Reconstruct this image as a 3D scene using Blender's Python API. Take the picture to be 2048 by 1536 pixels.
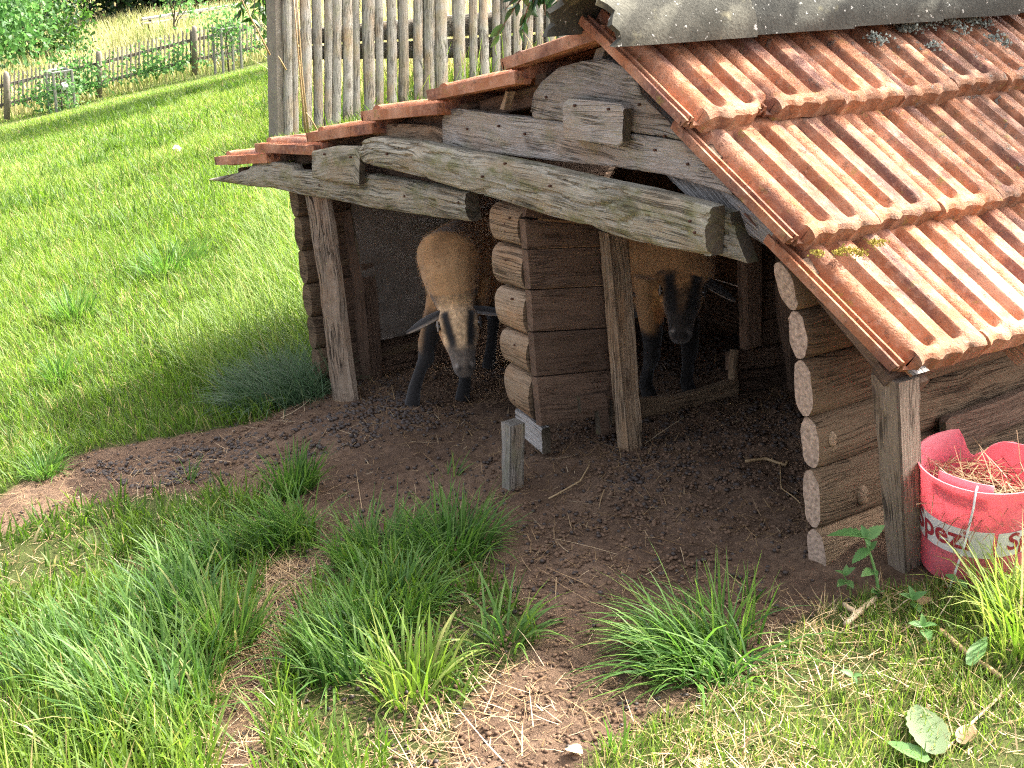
import bpy, bmesh, math, random
import numpy as np
from mathutils import Vector, Matrix
random.seed(7)
RNG = np.random.default_rng(11)
scn = bpy.context.scene
for o in list(bpy.data.objects):
    bpy.data.objects.remove(o)

# ------------------------------------------------------------------ camera
CF, CYAW, CPIT, CROLL = 2850.0, -0.92984, 0.34459, 0.00465
CPOS = np.array([2.37675, -2.10741, 0.29577])
cF = np.array([math.sin(CYAW)*math.cos(CPIT), math.cos(CYAW)*math.cos(CPIT), -math.sin(CPIT)])
_r = np.array([math.cos(CYAW), -math.sin(CYAW), 0.0]); _u = np.cross(_r, cF)
cR = _r*math.cos(CROLL)+_u*math.sin(CROLL); cU = -_r*math.sin(CROLL)+_u*math.cos(CROLL)
cam_data = bpy.data.cameras.new('camera'); cam = bpy.data.objects.new('camera', cam_data)
scn.collection.objects.link(cam); scn.camera = cam
cam_data.sensor_width = 36.0; cam_data.lens = CF/2048*36.0
cam_data.clip_start = 0.05; cam_data.clip_end = 600
cam.matrix_world = Matrix(((cR[0], cU[0], -cF[0], CPOS[0]), (cR[1], cU[1], -cF[1], CPOS[1]),
                           (cR[2], cU[2], -cF[2], CPOS[2]), (0, 0, 0, 1)))
# ------------------------------------------------------------------ light
SUN = Vector((0.09, 0.63, 0.77)).normalized()
w = bpy.data.worlds.new('World'); scn.world = w; w.use_nodes = True
nt = w.node_tree
sky = nt.nodes.new('ShaderNodeTexSky'); sky.sky_type = 'NISHITA'; sky.sun_disc = False
sky.air_density = 0.6; sky.dust_density = 7.0; sky.ozone_density = 0.0
sky.sun_elevation = math.asin(SUN.z); sky.sun_rotation = math.atan2(SUN.x, SUN.y)
bg = nt.nodes['Background']; bg.inputs[1].default_value = 0.15
hsv = nt.nodes.new('ShaderNodeHueSaturation'); hsv.inputs['Saturation'].default_value = 0.5      # thin white cloud over the whole sky
nt.links.new(sky.outputs[0], hsv.inputs['Color']); nt.links.new(hsv.outputs[0], bg.inputs[0])
sd = bpy.data.lights.new('sun', 'SUN'); sd.energy = 2.5; sd.angle = math.radians(0.55); sd.color = (1, 0.94, 0.84)
sun = bpy.data.objects.new('sun', sd); scn.collection.objects.link(sun)
sun.rotation_euler = SUN.to_track_quat('Z', 'Y').to_euler(); sun.location = (0, 6, 8)
scn.view_settings.view_transform = 'Standard'; scn.view_settings.look = 'None'
scn.view_settings.exposure = 2.45; scn.view_settings.gamma = 1.0; scn.view_settings.use_curve_mapping = False
scn.cycles.use_denoising = False; scn.cycles.filter_width = 1.15; scn.cycles.sample_clamp_indirect = 4.0
scn.cycles.max_bounces = 8; scn.cycles.transparent_max_bounces = 8

# ------------------------------------------------------------------ geometry helpers
def ray(u, v):
    d = cF + cR*(u-1024)/CF - cU*(v-768)/CF
    return d/np.linalg.norm(d)
def at_plane(u, v, p0, n):
    d = ray(u, v); n = np.array(n, float)
    return CPOS + d*(((np.array(p0)-CPOS)@n)/(d@n))
def atY(u, v, y): return at_plane(u, v, (0, y, 0), (0, 1, 0))
def atX(u, v, x): return at_plane(u, v, (x, 0, 0), (1, 0, 0))
def atZ(u, v, z): return at_plane(u, v, (0, 0, z), (0, 0, 1))
def project(P):
    P = np.asarray(P, float); d = P-CPOS; z = d@cF
    return 1024+CF*(d@cR)/z, 768-CF*(d@cU)/z, z

def _hash(ix, iy, iz):
    h = (ix*374761393 + iy*668265263 + iz*2147483647) & 0xffffffff
    h = ((h ^ (h >> 13))*1274126177) & 0xffffffff
    return ((h ^ (h >> 16)) & 0xffff)/65535.0
def vnoise(x, y, z=0.0):
    x, y, z = np.broadcast_arrays(np.asarray(x, float), np.asarray(y, float), np.asarray(z, float))
    ix, iy, iz = np.floor(x).astype(np.int64), np.floor(y).astype(np.int64), np.floor(z).astype(np.int64)
    fx, fy, fz = x-ix, y-iy, z-iz
    fx, fy, fz = fx*fx*(3-2*fx), fy*fy*(3-2*fy), fz*fz*(3-2*fz)
    r = 0
    for a in (0, 1):
        for b in (0, 1):
            for c in (0, 1):
                r = r + _hash(ix+a, iy+b, iz+c)*(fx if a else 1-fx)*(fy if b else 1-fy)*(fz if c else 1-fz)
    return r*2-1

GX = np.array([-400, -140, -60, -45, -30, -20, -12, -6, -3, -1.33, -.3, .7, 1.6, 3, 8, 60, 400.])
GZ = np.array([-16, -12, -8.6, -7.7, -6.2, -4.15, -2.62, -1.66, -1.42, -1.30, -1.15, -1.06, -1.02, -1.0, -.9, 0, 0])
def gbase(x, y):
    x = np.asarray(x, float); y = np.asarray(y, float)
    s = 0
    for k in (-1, 0, 1): s = s+np.interp(x+k*(.12+.05*np.abs(x)), GX, GZ)
    yy = np.where(y > 20, 20+(y-20)*.4, y)
    floor = np.clip((x+1.75)/.2, 0, 1)*np.clip((.62-x)/.12, 0, 1)*np.clip((1.5-y)/.15, 0, 1)*np.clip(y-.08, 0, 1.3)*.125
    mound = .035*np.exp(-(((x+1.0)/.35)**2+((y+.12)/.22)**2))
    return s/3 + .135*np.clip(yy, -6, 60) - floor + mound
def gmicro(x, y):
    near = np.exp(-((x-0)**2+(y+.2)**2)/30)
    return (.018*vnoise(x*3.1, y*3.1, 1)+.009*vnoise(x*9, y*9, 2))*near
def ground_z(x, y): return gbase(x, y)+gmicro(x, y)
def atG(u, v):
    d = ray(u, v); t = 1.5
    for _ in range(4000):
        p = CPOS+d*t
        g = float(ground_z(p[0], p[1]))
        if p[2] <= g: break
        t += max(.002, (p[2]-g)*.4)
        if t > 300: break
    return CPOS+d*t
def in_poly(x, y, poly):
    x = np.asarray(x); y = np.asarray(y); c = np.zeros(x.shape, bool)
    n = len(poly)
    for i in range(n):
        x0, y0 = poly[i]; x1, y1 = poly[(i+1) % n]
        if y0 == y1: continue
        c ^= ((y0 > y) != (y1 > y)) & (x < (x1-x0)*(y-y0)/(y1-y0)+x0)
    return c
def gpoly(pts): return [tuple(atG(u, v)[:2]) for u, v in pts]

def mesh_from(name, V, F, mat=None, attrs=None, smooth=False, mats=None, mi=None):
    me = bpy.data.meshes.new(name)
    V = np.asarray(V, np.float32)
    if isinstance(F, np.ndarray):
        k = F.shape[1]; nf = F.shape[0]
        me.vertices.add(len(V)); me.vertices.foreach_set('co', V.ravel())
        me.loops.add(nf*k); me.loops.foreach_set('vertex_index', F.astype(np.int32).ravel())
        me.polygons.add(nf)
        me.polygons.foreach_set('loop_start', np.arange(0, nf*k, k, dtype=np.int32))
        me.update(calc_edges=True)
    else:
        me.from_pydata([tuple(map(float, v)) for v in V], [], F); me.update()
    if mats:
        for m in mats: me.materials.append(m)
        if mi is not None: me.polygons.foreach_set('material_index', np.asarray(mi, np.int32))
    elif mat: me.materials.append(mat)
    for k, a in (attrs or {}).items():
        a = np.asarray(a, np.float32)
        at = me.attributes.new(k, 'FLOAT_VECTOR' if a.ndim == 2 else 'FLOAT', 'POINT')
        at.data.foreach_set('vector' if a.ndim == 2 else 'value', a.ravel())
    if smooth: me.polygons.foreach_set('use_smooth', np.ones(len(me.polygons), bool))
    return me
def link(name, me, parent=None, label=None, cat=None, group=None, kind=None, mw=None):
    o = bpy.data.objects.new(name, me); scn.collection.objects.link(o)
    if parent is not None:
        o.parent = parent
        o.matrix_parent_inverse = parent.matrix_world.inverted()
    if mw is not None: o.matrix_world = mw
    if label: o['label'] = label
    if cat: o['category'] = cat
    if group: o['group'] = group
    if kind: o['kind'] = kind
    return o
def empty(name, loc, label, cat, group=None):
    o = bpy.data.objects.new(name, None); scn.collection.objects.link(o)
    o.matrix_world = Matrix.Translation(Vector([float(c) for c in loc])); o.empty_display_size = .1
    o['label'] = label; o['category'] = cat
    if group: o['group'] = group
    return o
class MB:
    """collects verts/faces, with grain coordinates"""
    def __init__(s): s.V = []; s.F = []; s.G = []
    def add(s, V, F, G=None):
        b = len(s.V); s.V += [tuple(v) for v in V]; s.F += [tuple(i+b for i in f) for f in F]
        s.G += [tuple(g) for g in (G if G is not None else V)]
    def mesh(s, name, mat, smooth=False): return mesh_from(name, s.V, s.F, mat, {'gc': np.array(s.G)}, smooth)
def smooth_by_angle(me, ang=40):
    me.polygons.foreach_set('use_smooth', np.ones(len(me.polygons), bool))
    bm = bmesh.new(); bm.from_mesh(me)
    for e in bm.edges:
        if len(e.link_faces) == 2 and e.calc_face_angle(0) > math.radians(ang): e.smooth = False
        elif len(e.link_faces) != 2: e.smooth = False
    bm.to_mesh(me); bm.free()
_seed = [0]
def rough_box(corners, mat, name='box', div=10, amp=.0015, bev=.004, grain=2):
    """hexahedron from 8 corners: bottom 4 then top 4 (same order); grain runs bottom->top; subdivided, worn edges"""
    _seed[0] += 1; sd = _seed[0]*7.3
    C = [np.array(c, float) for c in corners]
    V = []; G = []; rings = []
    L = np.mean([np.linalg.norm(C[i+4]-C[i]) for i in range(4)])
    for k in range(div+1):
        t = k/div
        q = [C[i]*(1-t)+C[i+4]*t for i in range(4)]
        cen = sum(q)/4
        ring = []
        for i in range(4):
            a, b = q[i], q[(i+1) % 4]
            for s in (.06, .5, .94):
                p = a*(1-s)+b*s
                out = p-cen; out = out/(np.linalg.norm(out)+1e-9)
                p = p + out*amp*float(vnoise(t*L*22+sd, i*3.1+s*2+sd))
                ring.append(len(V)); V.append(p); G.append((t*L+sd, i*.1+s*np.linalg.norm(b-a), sd))
        rings.append(ring)
    F = []
    n = 12
    for k in range(div):
        for i in range(n):
            F.append((rings[k][i], rings[k][(i+1) % n], rings[k+1][(i+1) % n], rings[k+1][i]))
    F.append(tuple(reversed(rings[0]))); F.append(tuple(rings[-1]))
    me = mesh_from(name, V, F, mat, {'gc': np.array(G)})
    bm = bmesh.new(); bm.from_mesh(me); bmesh.ops.recalc_face_normals(bm, faces=bm.faces); bm.to_mesh(me); bm.free()
    return me
def resample(pts, n):
    P = np.array(pts, float); d = np.r_[0, np.cumsum(np.linalg.norm(np.diff(P, axis=0), axis=1))]
    t = np.linspace(0, d[-1], n)
    return np.stack([np.interp(t, d, P[:, k]) for k in range(P.shape[1])], -1)
def plank(top, bot, planef, nrm, thick, mat, name='plank', bulge=.0, n=70, m=12, amp=.0015, edge=.003, crack=.0, seed=None, grain_scale=1.0, flat=False, endmat='endd'):
    """a board from its upper and its lower edge; planef maps an edge point to 3-D; nrm = outward normal of the face"""
    _seed[0] += 1; sd = (_seed[0]*5.17) if seed is None else seed
    T = np.array([planef(*p) for p in resample(top, n)]); B = np.array([planef(*p) for p in resample(bot, n)])
    nrm = np.array(nrm, float); nrm /= np.linalg.norm(nrm)
    v = np.linspace(0, 1, m+1); v = .5-.5*np.cos(v*np.pi)*.35-.5*(1-2*v)*.65
    mid = (T+B)/2; s = np.r_[0, np.cumsum(np.linalg.norm(np.diff(mid, axis=0), axis=1))]
    W = np.linalg.norm(T-B, axis=1)
    P = T[:, None]*(1-v)[None, :, None]+B[:, None]*v[None, :, None]
    aw = v[None]*W[:, None]
    u = np.repeat(s[:, None], m+1, 1)
    d = bulge*(1-(2*v-1)**2)[None]*np.ones((n, 1))
    ed = np.minimum(aw, W[:, None]-aw); d = d-edge*np.clip(1-ed/max(edge*1.6, 1e-4), 0, 1)**2
    d = d+amp*vnoise(u*6*grain_scale+sd, aw*95, sd)+amp*.8*vnoise(u*14+sd, aw*210, sd+3)
    if crack:
        c = vnoise(u*3.5+sd*2, aw*42+.6*vnoise(u*9, aw*20, sd), sd+9); d = d-crack*np.clip((np.abs(c) < .07)*1.0, 0, 1)
    P = P+d[..., None]*nrm
    if flat:
        ax_ = mid[-1]-mid[0]; ax_ = ax_/np.linalg.norm(ax_); bx_ = np.cross(nrm, ax_); u, aw = (P-mid[0])@ax_, (P-mid[0])@bx_
    V = list(P.reshape(-1, 3)); G = list(np.stack([u+sd, aw, d], -1).reshape(-1, 3))
    idx = lambda i, j: i*(m+1)+j
    F = []
    for i in range(n-1):
        for j in range(m): F.append((idx(i, j), idx(i, j+1), idx(i+1, j+1), idx(i+1, j)))
    b0 = len(V)
    for i in range(n):
        V += [T[i]-nrm*thick, B[i]-nrm*thick]; G += [(s[i]+sd, -thick, 0), (s[i]+sd, W[i]+thick, 0)]
    for i in range(n-1):
        F.append((idx(i, 0), idx(i+1, 0), b0+2*i+2, b0+2*i))
        F.append((idx(i, m), b0+2*i+1, b0+2*i+3, idx(i+1, m)))
        F.append((b0+2*i, b0+2*i+2, b0+2*i+3, b0+2*i+1))
    F.append(tuple([idx(0, j) for j in range(m, -1, -1)]+[b0, b0+1]))
    F.append(tuple([idx(n-1, j) for j in range(m+1)]+[b0+2*n-1, b0+2*n-2]))
    me = mesh_from(name, V, F, None, {'gc': np.array(G)}, mats=[mat, M[endmat]], mi=[0]*(len(F)-2)+[1, 1])
    bm = bmesh.new(); bm.from_mesh(me); bmesh.ops.recalc_face_normals(bm, faces=bm.faces); bm.to_mesh(me); bm.free()
    smooth_by_angle(me, 30)
    return me
def tube(points, radii, sides=8, caps=True):
    P = [np.array(p, float) for p in points]; V = []; F = []
    n = len(P)
    up = np.array([0, 0, 1.0]); prev = None
    for i in range(n):
        t = P[min(i+1, n-1)]-P[max(i-1, 0)]; t = t/(np.linalg.norm(t)+1e-12)
        if prev is None:
            a = np.cross(t, up if abs(t[2]) < .9 else np.array([1.0, 0, 0]))
        else: a = prev-t*(prev@t)
        a /= np.linalg.norm(a)+1e-12; prev = a; b = np.cross(t, a)
        r = radii[i] if hasattr(radii, '__len__') else radii
        for k in range(sides):
            th = 2*math.pi*k/sides; V.append(P[i]+(a*math.cos(th)+b*math.sin(th))*r)
    for i in range(n-1):
        for k in range(sides):
            F.append((i*sides+k, i*sides+(k+1) % sides, (i+1)*sides+(k+1) % sides, (i+1)*sides+k))
    if caps: F.append(tuple(range(sides-1, -1, -1))); F.append(tuple(range((n-1)*sides, n*sides)))
    return V, F

# ------------------------------------------------------------------ materials
def new_mat(name, rough=.8, spec=.3):
    m = bpy.data.materials.new(name); m.use_nodes = True
    b = m.node_tree.nodes['Principled BSDF']
    b.inputs['Roughness'].default_value = rough; b.inputs['Specular IOR Level'].default_value = spec
    return m, m.node_tree, b
class NG:
    def __init__(s, nt): s.nt = nt
    def n(s, t, **kw):
        x = s.nt.nodes.new(t)
        for k, v in kw.items(): setattr(x, k, v)
        return x
    def l(s, a, b): s.nt.links.new(a, b)
    def attr(s, name): return s.n('ShaderNodeAttribute', attribute_name=name)
    def mapping(s, vec, scale=(1, 1, 1), loc=(0, 0, 0)):
        m = s.n('ShaderNodeMapping'); m.inputs['Scale'].default_value = scale; m.inputs['Location'].default_value = loc
        s.l(vec, m.inputs['Vector']); return m.outputs[0]
    def noise(s, vec, scale, detail=4, rough=.55, dist=0.0):
        x = s.n('ShaderNodeTexNoise'); x.inputs['Scale'].default_value = scale; x.inputs['Detail'].default_value = detail
        x.inputs['Roughness'].default_value = rough; x.inputs['Distortion'].default_value = dist
        if vec is not None: s.l(vec, x.inputs['Vector'])
        return x.outputs['Fac']
    def ramp(s, fac, stops):
        r = s.n('ShaderNodeValToRGB'); cr = r.color_ramp
        while len(cr.elements) < len(stops): cr.elements.new(.5)
        for e, (p, c) in zip(cr.elements, stops):
            e.position = p; e.color = (*c, 1) if len(c) == 3 else c
        s.l(fac, r.inputs[0]); return r.outputs[0]
    def mix(s, fac, a, b, mode='MIX'):
        x = s.n('ShaderNodeMix', data_type='RGBA', blend_type=mode)
        for sock, val in ((x.inputs[0], fac), (x.inputs[6], a), (x.inputs[7], b)):
            if hasattr(val, 'is_linked'): s.l(val, sock)
            elif isinstance(val, (int, float)): sock.default_value = val
            else: sock.default_value = (*val, 1)
        return x.outputs[2]
    def math(s, op, a, b=0.0, clamp=False):
        x = s.n('ShaderNodeMath', operation=op, use_clamp=clamp)
        for sock, val in ((x.inputs[0], a), (x.inputs[1], b)):
            if hasattr(val, 'is_linked'): s.l(val, sock)
            else: sock.default_value = val
        return x.outputs[0]
    def bump(s, h, strength, dist, prev=None):
        b = s.n('ShaderNodeBump'); b.inputs['Strength'].default_value = strength; b.inputs['Distance'].default_value = dist
        s.l(h, b.inputs['Height'])
        if prev is not None: s.l(prev, b.inputs['Normal'])
        return b.outputs[0]

def wood(name, lo, hi, dark, moss=0.0, moss_col=(.16, .17, .04), warm=None, crack=.6, bumpd=.006, ring=42, knots=1.0):
    m, nt, b = new_mat(name, .85, .25); g = NG(nt)
    gc = g.attr('gc').outputs['Vector']
    oi = g.n('ShaderNodeObjectInfo')
    warp = g.noise(g.mapping(gc, (3, 9, 3)), 1, 2)
    wv = g.n('ShaderNodeVectorMath', operation='SCALE'); cc = g.n('ShaderNodeCombineXYZ'); g.l(warp, cc.inputs[1]); g.l(cc.outputs[0], wv.inputs[0]); wv.inputs['Scale'].default_value = .05
    ad = g.n('ShaderNodeVectorMath', operation='ADD'); g.l(gc, ad.inputs[0]); g.l(wv.outputs[0], ad.inputs[1]); gw = ad.outputs[0]
    streak = g.noise(g.mapping(gw, (4, 130, 40)), 1, 6, .65)
    fine = g.noise(g.mapping(gw, (14, 520, 90)), 1, 4, .6)
    blot = g.noise(g.mapping(gc, (5, 14, 8)), 1, 4, .6)
    ringn = g.noise(g.mapping(gw, (1.6, ring, 20)), 1, 3, .5)
    col = g.ramp(streak, [(.25, dark), (.45, lo), (.75, hi)])
    col = g.mix(g.ramp(fine, [(.3, (1, 1, 1)), (.55, (0, 0, 0))]), col, dark, 'MIX') if False else g.mix(.5, col, g.ramp(fine, [(.3, dark), (.7, hi)]))
    col = g.mix(g.ramp(ringn, [(.40, (0, 0, 0)), (.5, (.55, .55, .55)), (.6, (0, 0, 0))]), col, lo)
    if warm: col = g.mix(g.ramp(blot, [(.45, (0, 0, 0)), (.72, (.8, .8, .8))]), col, warm)
    ck = g.noise(g.mapping(gw, (2.2, 75, 10), (3.3, 1.7, 0)), 1, 3, .6)
    ckm = g.ramp(ck, [(.468, (0, 0, 0)), (.492, (1, 1, 1)), (.508, (1, 1, 1)), (.532, (0, 0, 0))])
    big = g.ramp(g.noise(g.mapping(gc, (7, 9, 5), (9, 0, 0)), 1, 3), [(.45, (0, 0, 0)), (.6, (1, 1, 1))])
    ckf = g.math('MULTIPLY', g.math('MULTIPLY', ckm, big), crack)
    col = g.mix(ckf, col, tuple(c*.35 for c in dark))
    if moss:
        mo = g.ramp(g.noise(g.mapping(gc, (9, 16, 9), (2, 5, 1)), 1, 6, .7), [(.5, (0, 0, 0)), (.66, (moss, moss, moss))])
        col = g.mix(mo, col, moss_col)
    vo = g.n('ShaderNodeTexVoronoi'); vo.inputs['Scale'].default_value = 1.0; g.l(g.mapping(gc, (4.2, 13, 2), (1.3, .4, 0)), vo.inputs['Vector'])
    col = g.mix(g.ramp(vo.outputs['Distance'], [(.07, (.9*knots,)*3), (.13, (.25*knots,)*3), (.17, (.6*knots,)*3), (.22, (0, 0, 0))]), col, tuple(c*1.1 for c in dark))
    var = g.n('ShaderNodeHueSaturation'); g.l(col, var.inputs['Color'])
    g.l(g.math('ADD', g.math('MULTIPLY', oi.outputs['Random'], .45), .78), var.inputs['Value'])
    g.l(var.outputs[0], b.inputs['Base Color'])
    h = g.math('ADD', g.math('MULTIPLY', streak, .9), g.math('MULTIPLY', fine, .5))
    h = g.math('SUBTRACT', h, g.math('MULTIPLY', ckf, 1.2))
    g.l(g.bump(h, 1.0, bumpd*1.5), b.inputs['Normal'])
    return m
M = {}
M['grey'] = wood('weathered_grey_wood', (.36, .325, .28), (.60, .555, .49), (.085, .07, .055), moss=.35, warm=(.30, .21, .13))
M['moss'] = wood('weathered_mossy_wood', (.34, .31, .235), (.60, .555, .44), (.08, .068, .045), moss=.75, moss_col=(.15, .15, .045), warm=(.29, .21, .12))
M['pale'] = wood('pale_silver_wood', (.40, .37, .34), (.60, .57, .53), (.13, .11, .095), moss=.1, knots=.3)
M['tan'] = wood('tan_dry_wood', (.33, .225, .135), (.52, .40, .28), (.10, .06, .035), warm=(.35, .2, .1))
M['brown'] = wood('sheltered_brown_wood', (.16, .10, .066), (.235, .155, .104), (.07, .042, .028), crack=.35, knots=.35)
M['logw'] = wood('stained_log_wood', (.19, .128, .075), (.28, .195, .12), (.07, .043, .025), ring=60)
M['fence'] = wood('fence_grey_wood', (.25, .235, .205), (.39, .37, .33), (.08, .065, .05), moss=.25, warm=(.26, .17, .09))
M['rough'] = wood('rough_split_wood', (.27, .20, .14), (.46, .37, .28), (.07, .048, .03), warm=(.26, .15, .08), crack=1.0)
M['post'] = wood('brown_grey_post_wood', (.22, .165, .12), (.36, .29, .225), (.08, .055, .04), crack=.8)
M['endd'] = wood('dark_end_grain', (.10, .08, .055), (.16, .13, .09), (.04, .03, .02), moss=.4)
ENDG_LATER = True

def terracotta():
    m, nt, b = new_mat('terracotta', .8, .3); g = NG(nt)
    tc = g.n('ShaderNodeTexCoord').outputs['Object']; oi = g.n('ShaderNodeObjectInfo')
    off = g.n('ShaderNodeVectorMath', operation='ADD'); sc = g.n('ShaderNodeVectorMath', operation='SCALE')
    cx = g.n('ShaderNodeCombineXYZ'); [g.l(oi.outputs['Random'], cx.inputs[i]) for i in range(3)]
    g.l(cx.outputs[0], sc.inputs[0]); sc.inputs['Scale'].default_value = 37.0
    g.l(tc, off.inputs[0]); g.l(sc.outputs[0], off.inputs[1]); v = off.outputs[0]
    n1 = g.noise(v, 9, 6, .6); n2 = g.noise(v, 60, 5, .65); n3 = g.noise(g.mapping(v, (4, 16, 8)), 1, 5, .6); n4 = g.noise(v, 240, 3, .6)
    col = g.ramp(n1, [(.3, (.28, .094, .040)), (.48, (.43, .172, .080)), (.66, (.58, .305, .185))])
    col = g.mix(g.ramp(n3, [(.47, (0, 0, 0)), (.63, (.9, .9, .9))]), col, (.155, .072, .058))
    sx = g.n('ShaderNodeSeparateXYZ'); g.l(tc, sx.inputs[0])
    lipm = g.math('MULTIPLY', g.ramp(sx.outputs[0], [(.375, (0, 0, 0)), (.402, (1, 1, 1))]), g.ramp(n2, [(.35, (.25, .25, .25)), (.6, (1, 1, 1))]))
    col = g.mix(g.math('MULTIPLY', lipm, .75), col, (.20, .12, .06))      # fired purple-brown bands
    col = g.mix(g.ramp(n2, [(.50, (0, 0, 0)), (.70, (.45, .45, .45))]), col, (.66, .40, .27))        # pale bloom
    col = g.mix(g.ramp(n4, [(.62, (0, 0, 0)), (.74, (.6, .6, .6))]), col, (.12, .06, .04))           # soot specks
    pos = g.n('ShaderNodeNewGeometry').outputs['Position']; sep = g.n('ShaderNodeSeparateXYZ'); g.l(pos, sep.inputs[0])
    upfar = g.ramp(g.math('ADD', g.math('MULTIPLY', sep.outputs[1], .75), g.math('MULTIPLY', sep.outputs[2], .6)), [(-.0, (.12, .12, .12)), (.62, (1, 1, 1))])
    gr = g.ramp(g.noise(v, 22, 6, .7), [(.42, (0, 0, 0)), (.62, (1, 1, 1))])
    col = g.mix(g.math('MULTIPLY', g.math('MULTIPLY', upfar, gr), .85), col, (.15, .075, .042))          # patchy darker brown, stronger on the upper and far tiles
    li = g.ramp(g.noise(g.mapping(v, (1, 1, 1), (7, 3, 1)), 38, 5, .72), [(.60, (0, 0, 0)), (.66, (1, 1, 1))])
    col = g.mix(g.math('MULTIPLY', li, g.math('MULTIPLY', upfar, .85)), col, (.25, .27, .23))          # grey lichen
    mo = g.ramp(g.noise(g.mapping(v, (1, 1, 1), (1, 8, 4)), 26, 6, .7), [(.60, (0, 0, 0)), (.70, (.7, .7, .7))])
    col = g.mix(mo, col, (.27, .24, .05))
    hs = g.n('ShaderNodeHueSaturation'); g.l(col, hs.inputs['Color'])
    g.l(g.math('ADD', g.math('MULTIPLY', oi.outputs['Random'], .42), .74), hs.inputs['Value']); g.l(hs.outputs[0], b.inputs['Base Color'])
    h = g.math('ADD', g.math('MULTIPLY', n2, .6), g.math('MULTIPLY', n4, .4)); h = g.math('ADD', h, g.math('MULTIPLY', li, .8))
    g.l(g.bump(h, .8, .006), b.inputs['Normal'])
    return m
M['tile'] = terracotta()
def concrete(name, c1, c2, lich, amt):
    m, nt, b = new_mat(name, .9, .2); g = NG(nt)
    v = g.n('ShaderNodeTexCoord').outputs['Object']
    n1 = g.noise(v, 12, 6, .65); n2 = g.noise(v, 130, 4, .6); n3 = g.noise(g.mapping(v, (1, 1, 1), (3, 1, 2)), 9, 6, .65)
    col = g.ramp(n1, [(.3, c1), (.7, c2)])
    col = g.mix(g.ramp(n2, [(.5, (0, 0, 0)), (.75, (.6, .6, .6))]), col, tuple(c*.4 for c in c1))
    col = g.mix(g.ramp(n3, [(.62-amt, (0, 0, 0)), (.72-amt*.5, (1, 1, 1))]), col, lich)
    sp = g.ramp(g.noise(g.mapping(v, (1, 1, 1), (9, 9, 2)), 70, 3, .6), [(.66, (0, 0, 0)), (.7, (1, 1, 1))])
    col = g.mix(sp, col, (.55, .54, .48))
    g.l(col, b.inputs['Base Color'])
    g.l(g.bump(g.math('ADD', n2, n3), .6, .004), b.inputs['Normal'])
    return m
M['cap_pale'] = concrete('lichen_covered_concrete', (.065, .064, .05), (.13, .125, .098), (.30, .28, .18), .05)
M['cap_dark'] = concrete('dark_mossy_concrete', (.05, .05, .042), (.095, .094, .077), (.17, .16, .10), -.02)
M['post_conc'] = concrete('aggregate_concrete_post', (.19, .16, .13), (.30, .255, .21), (.25, .23, .18), 0)

def soil():
    m, nt, b = new_mat('trampled_soil', .95, .15); g = NG(nt)
    v = g.n('ShaderNodeNewGeometry').outputs['Position']
    n1 = g.noise(v, 3.5, 6, .6); n2 = g.noise(v, 48, 7, .75); n3 = g.noise(v, 260, 4, .7)
    col = g.ramp(n1, [(.3, (.10, .062, .038)), (.5, (.175, .11, .069)), (.72, (.26, .172, .112))])
    col = g.mix(g.ramp(n2, [(.42, (0, 0, 0)), (.62, (.6, .6, .6))]), col, (.055, .034, .024))
    col = g.mix(g.ramp(n3, [(.5, (0, 0, 0)), (.75, (.6, .6, .6))]), col, (.22, .15, .105))
    gm = g.attr('turf').outputs['Fac']
    tcol = g.ramp(n2, [(.3, (.05, .06, .018)), (.55, (.085, .105, .028)), (.75, (.17, .14, .06))])
    col = g.mix(gm, col, tcol)
    g.l(col, b.inputs['Base Color'])
    h = g.math('ADD', g.math('MULTIPLY', n2, 1.0), g.math('MULTIPLY', n3, .45))
    g.l(g.bump(h, .9, .016), b.inputs['Normal'])
    return m
M['soil'] = soil()
def leafy(name, stops, trans=.45, rough=.5, spec=.35, tcol=1.25):
    """foliage, coloured by the per-vertex attribute 'tone' (0..1)"""
    m, nt, b = new_mat(name, rough, spec); g = NG(nt)
    col = g.ramp(g.attr('tone').outputs['Fac'], stops)
    g.l(col, b.inputs['Base Color'])
    tr = g.n('ShaderNodeBsdfTranslucent')
    hs = g.n('ShaderNodeHueSaturation'); hs.inputs['Value'].default_value = tcol; hs.inputs['Saturation'].default_value = 1.1; g.l(col, hs.inputs['Color']); g.l(hs.outputs[0], tr.inputs['Color'])
    mx = g.n('ShaderNodeMixShader'); mx.inputs[0].default_value = trans
    out = nt.nodes['Material Output']
    g.l(b.outputs[0], mx.inputs[1]); g.l(tr.outputs[0], mx.inputs[2]); g.l(mx.outputs[0], out.inputs['Surface'])
    return m
M['grass'] = leafy('lawn_grass', [(0, (.045, .10, .016)), (.35, (.115, .20, .03)), (.7, (.20, .295, .055)), (.86, (.29, .33, .09)), (.93, (.36, .29, .13)), (1, (.46, .37, .2))], .5)
M['tuft'] = leafy('tuft_grass', [(0, (.03, .085, .02)), (.5, (.085, .185, .035)), (.85, (.16, .27, .055)), (1, (.34, .31, .12))], .5)
M['blue'] = leafy('fescue_grass', [(0, (.04, .085, .04)), (.6, (.085, .155, .07)), (1, (.17, .22, .11))], .4)
M['dry'] = leafy('dry_meadow_grass', [(0, (.15, .22, .06)), (.4, (.36, .35, .15)), (.8, (.52, .47, .25)), (1, (.62, .54, .32))], .45)
M['straw'] = leafy('straw', [(0, (.11, .06, .03)), (.35, (.24, .15, .075)), (.7, (.42, .29, .15)), (1, (.60, .47, .30))], .2)
M['leaf'] = leafy('broad_leaf', [(0, (.018, .05, .012)), (.5, (.045, .11, .022)), (1, (.10, .19, .04))], .45, .35, .5)
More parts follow.
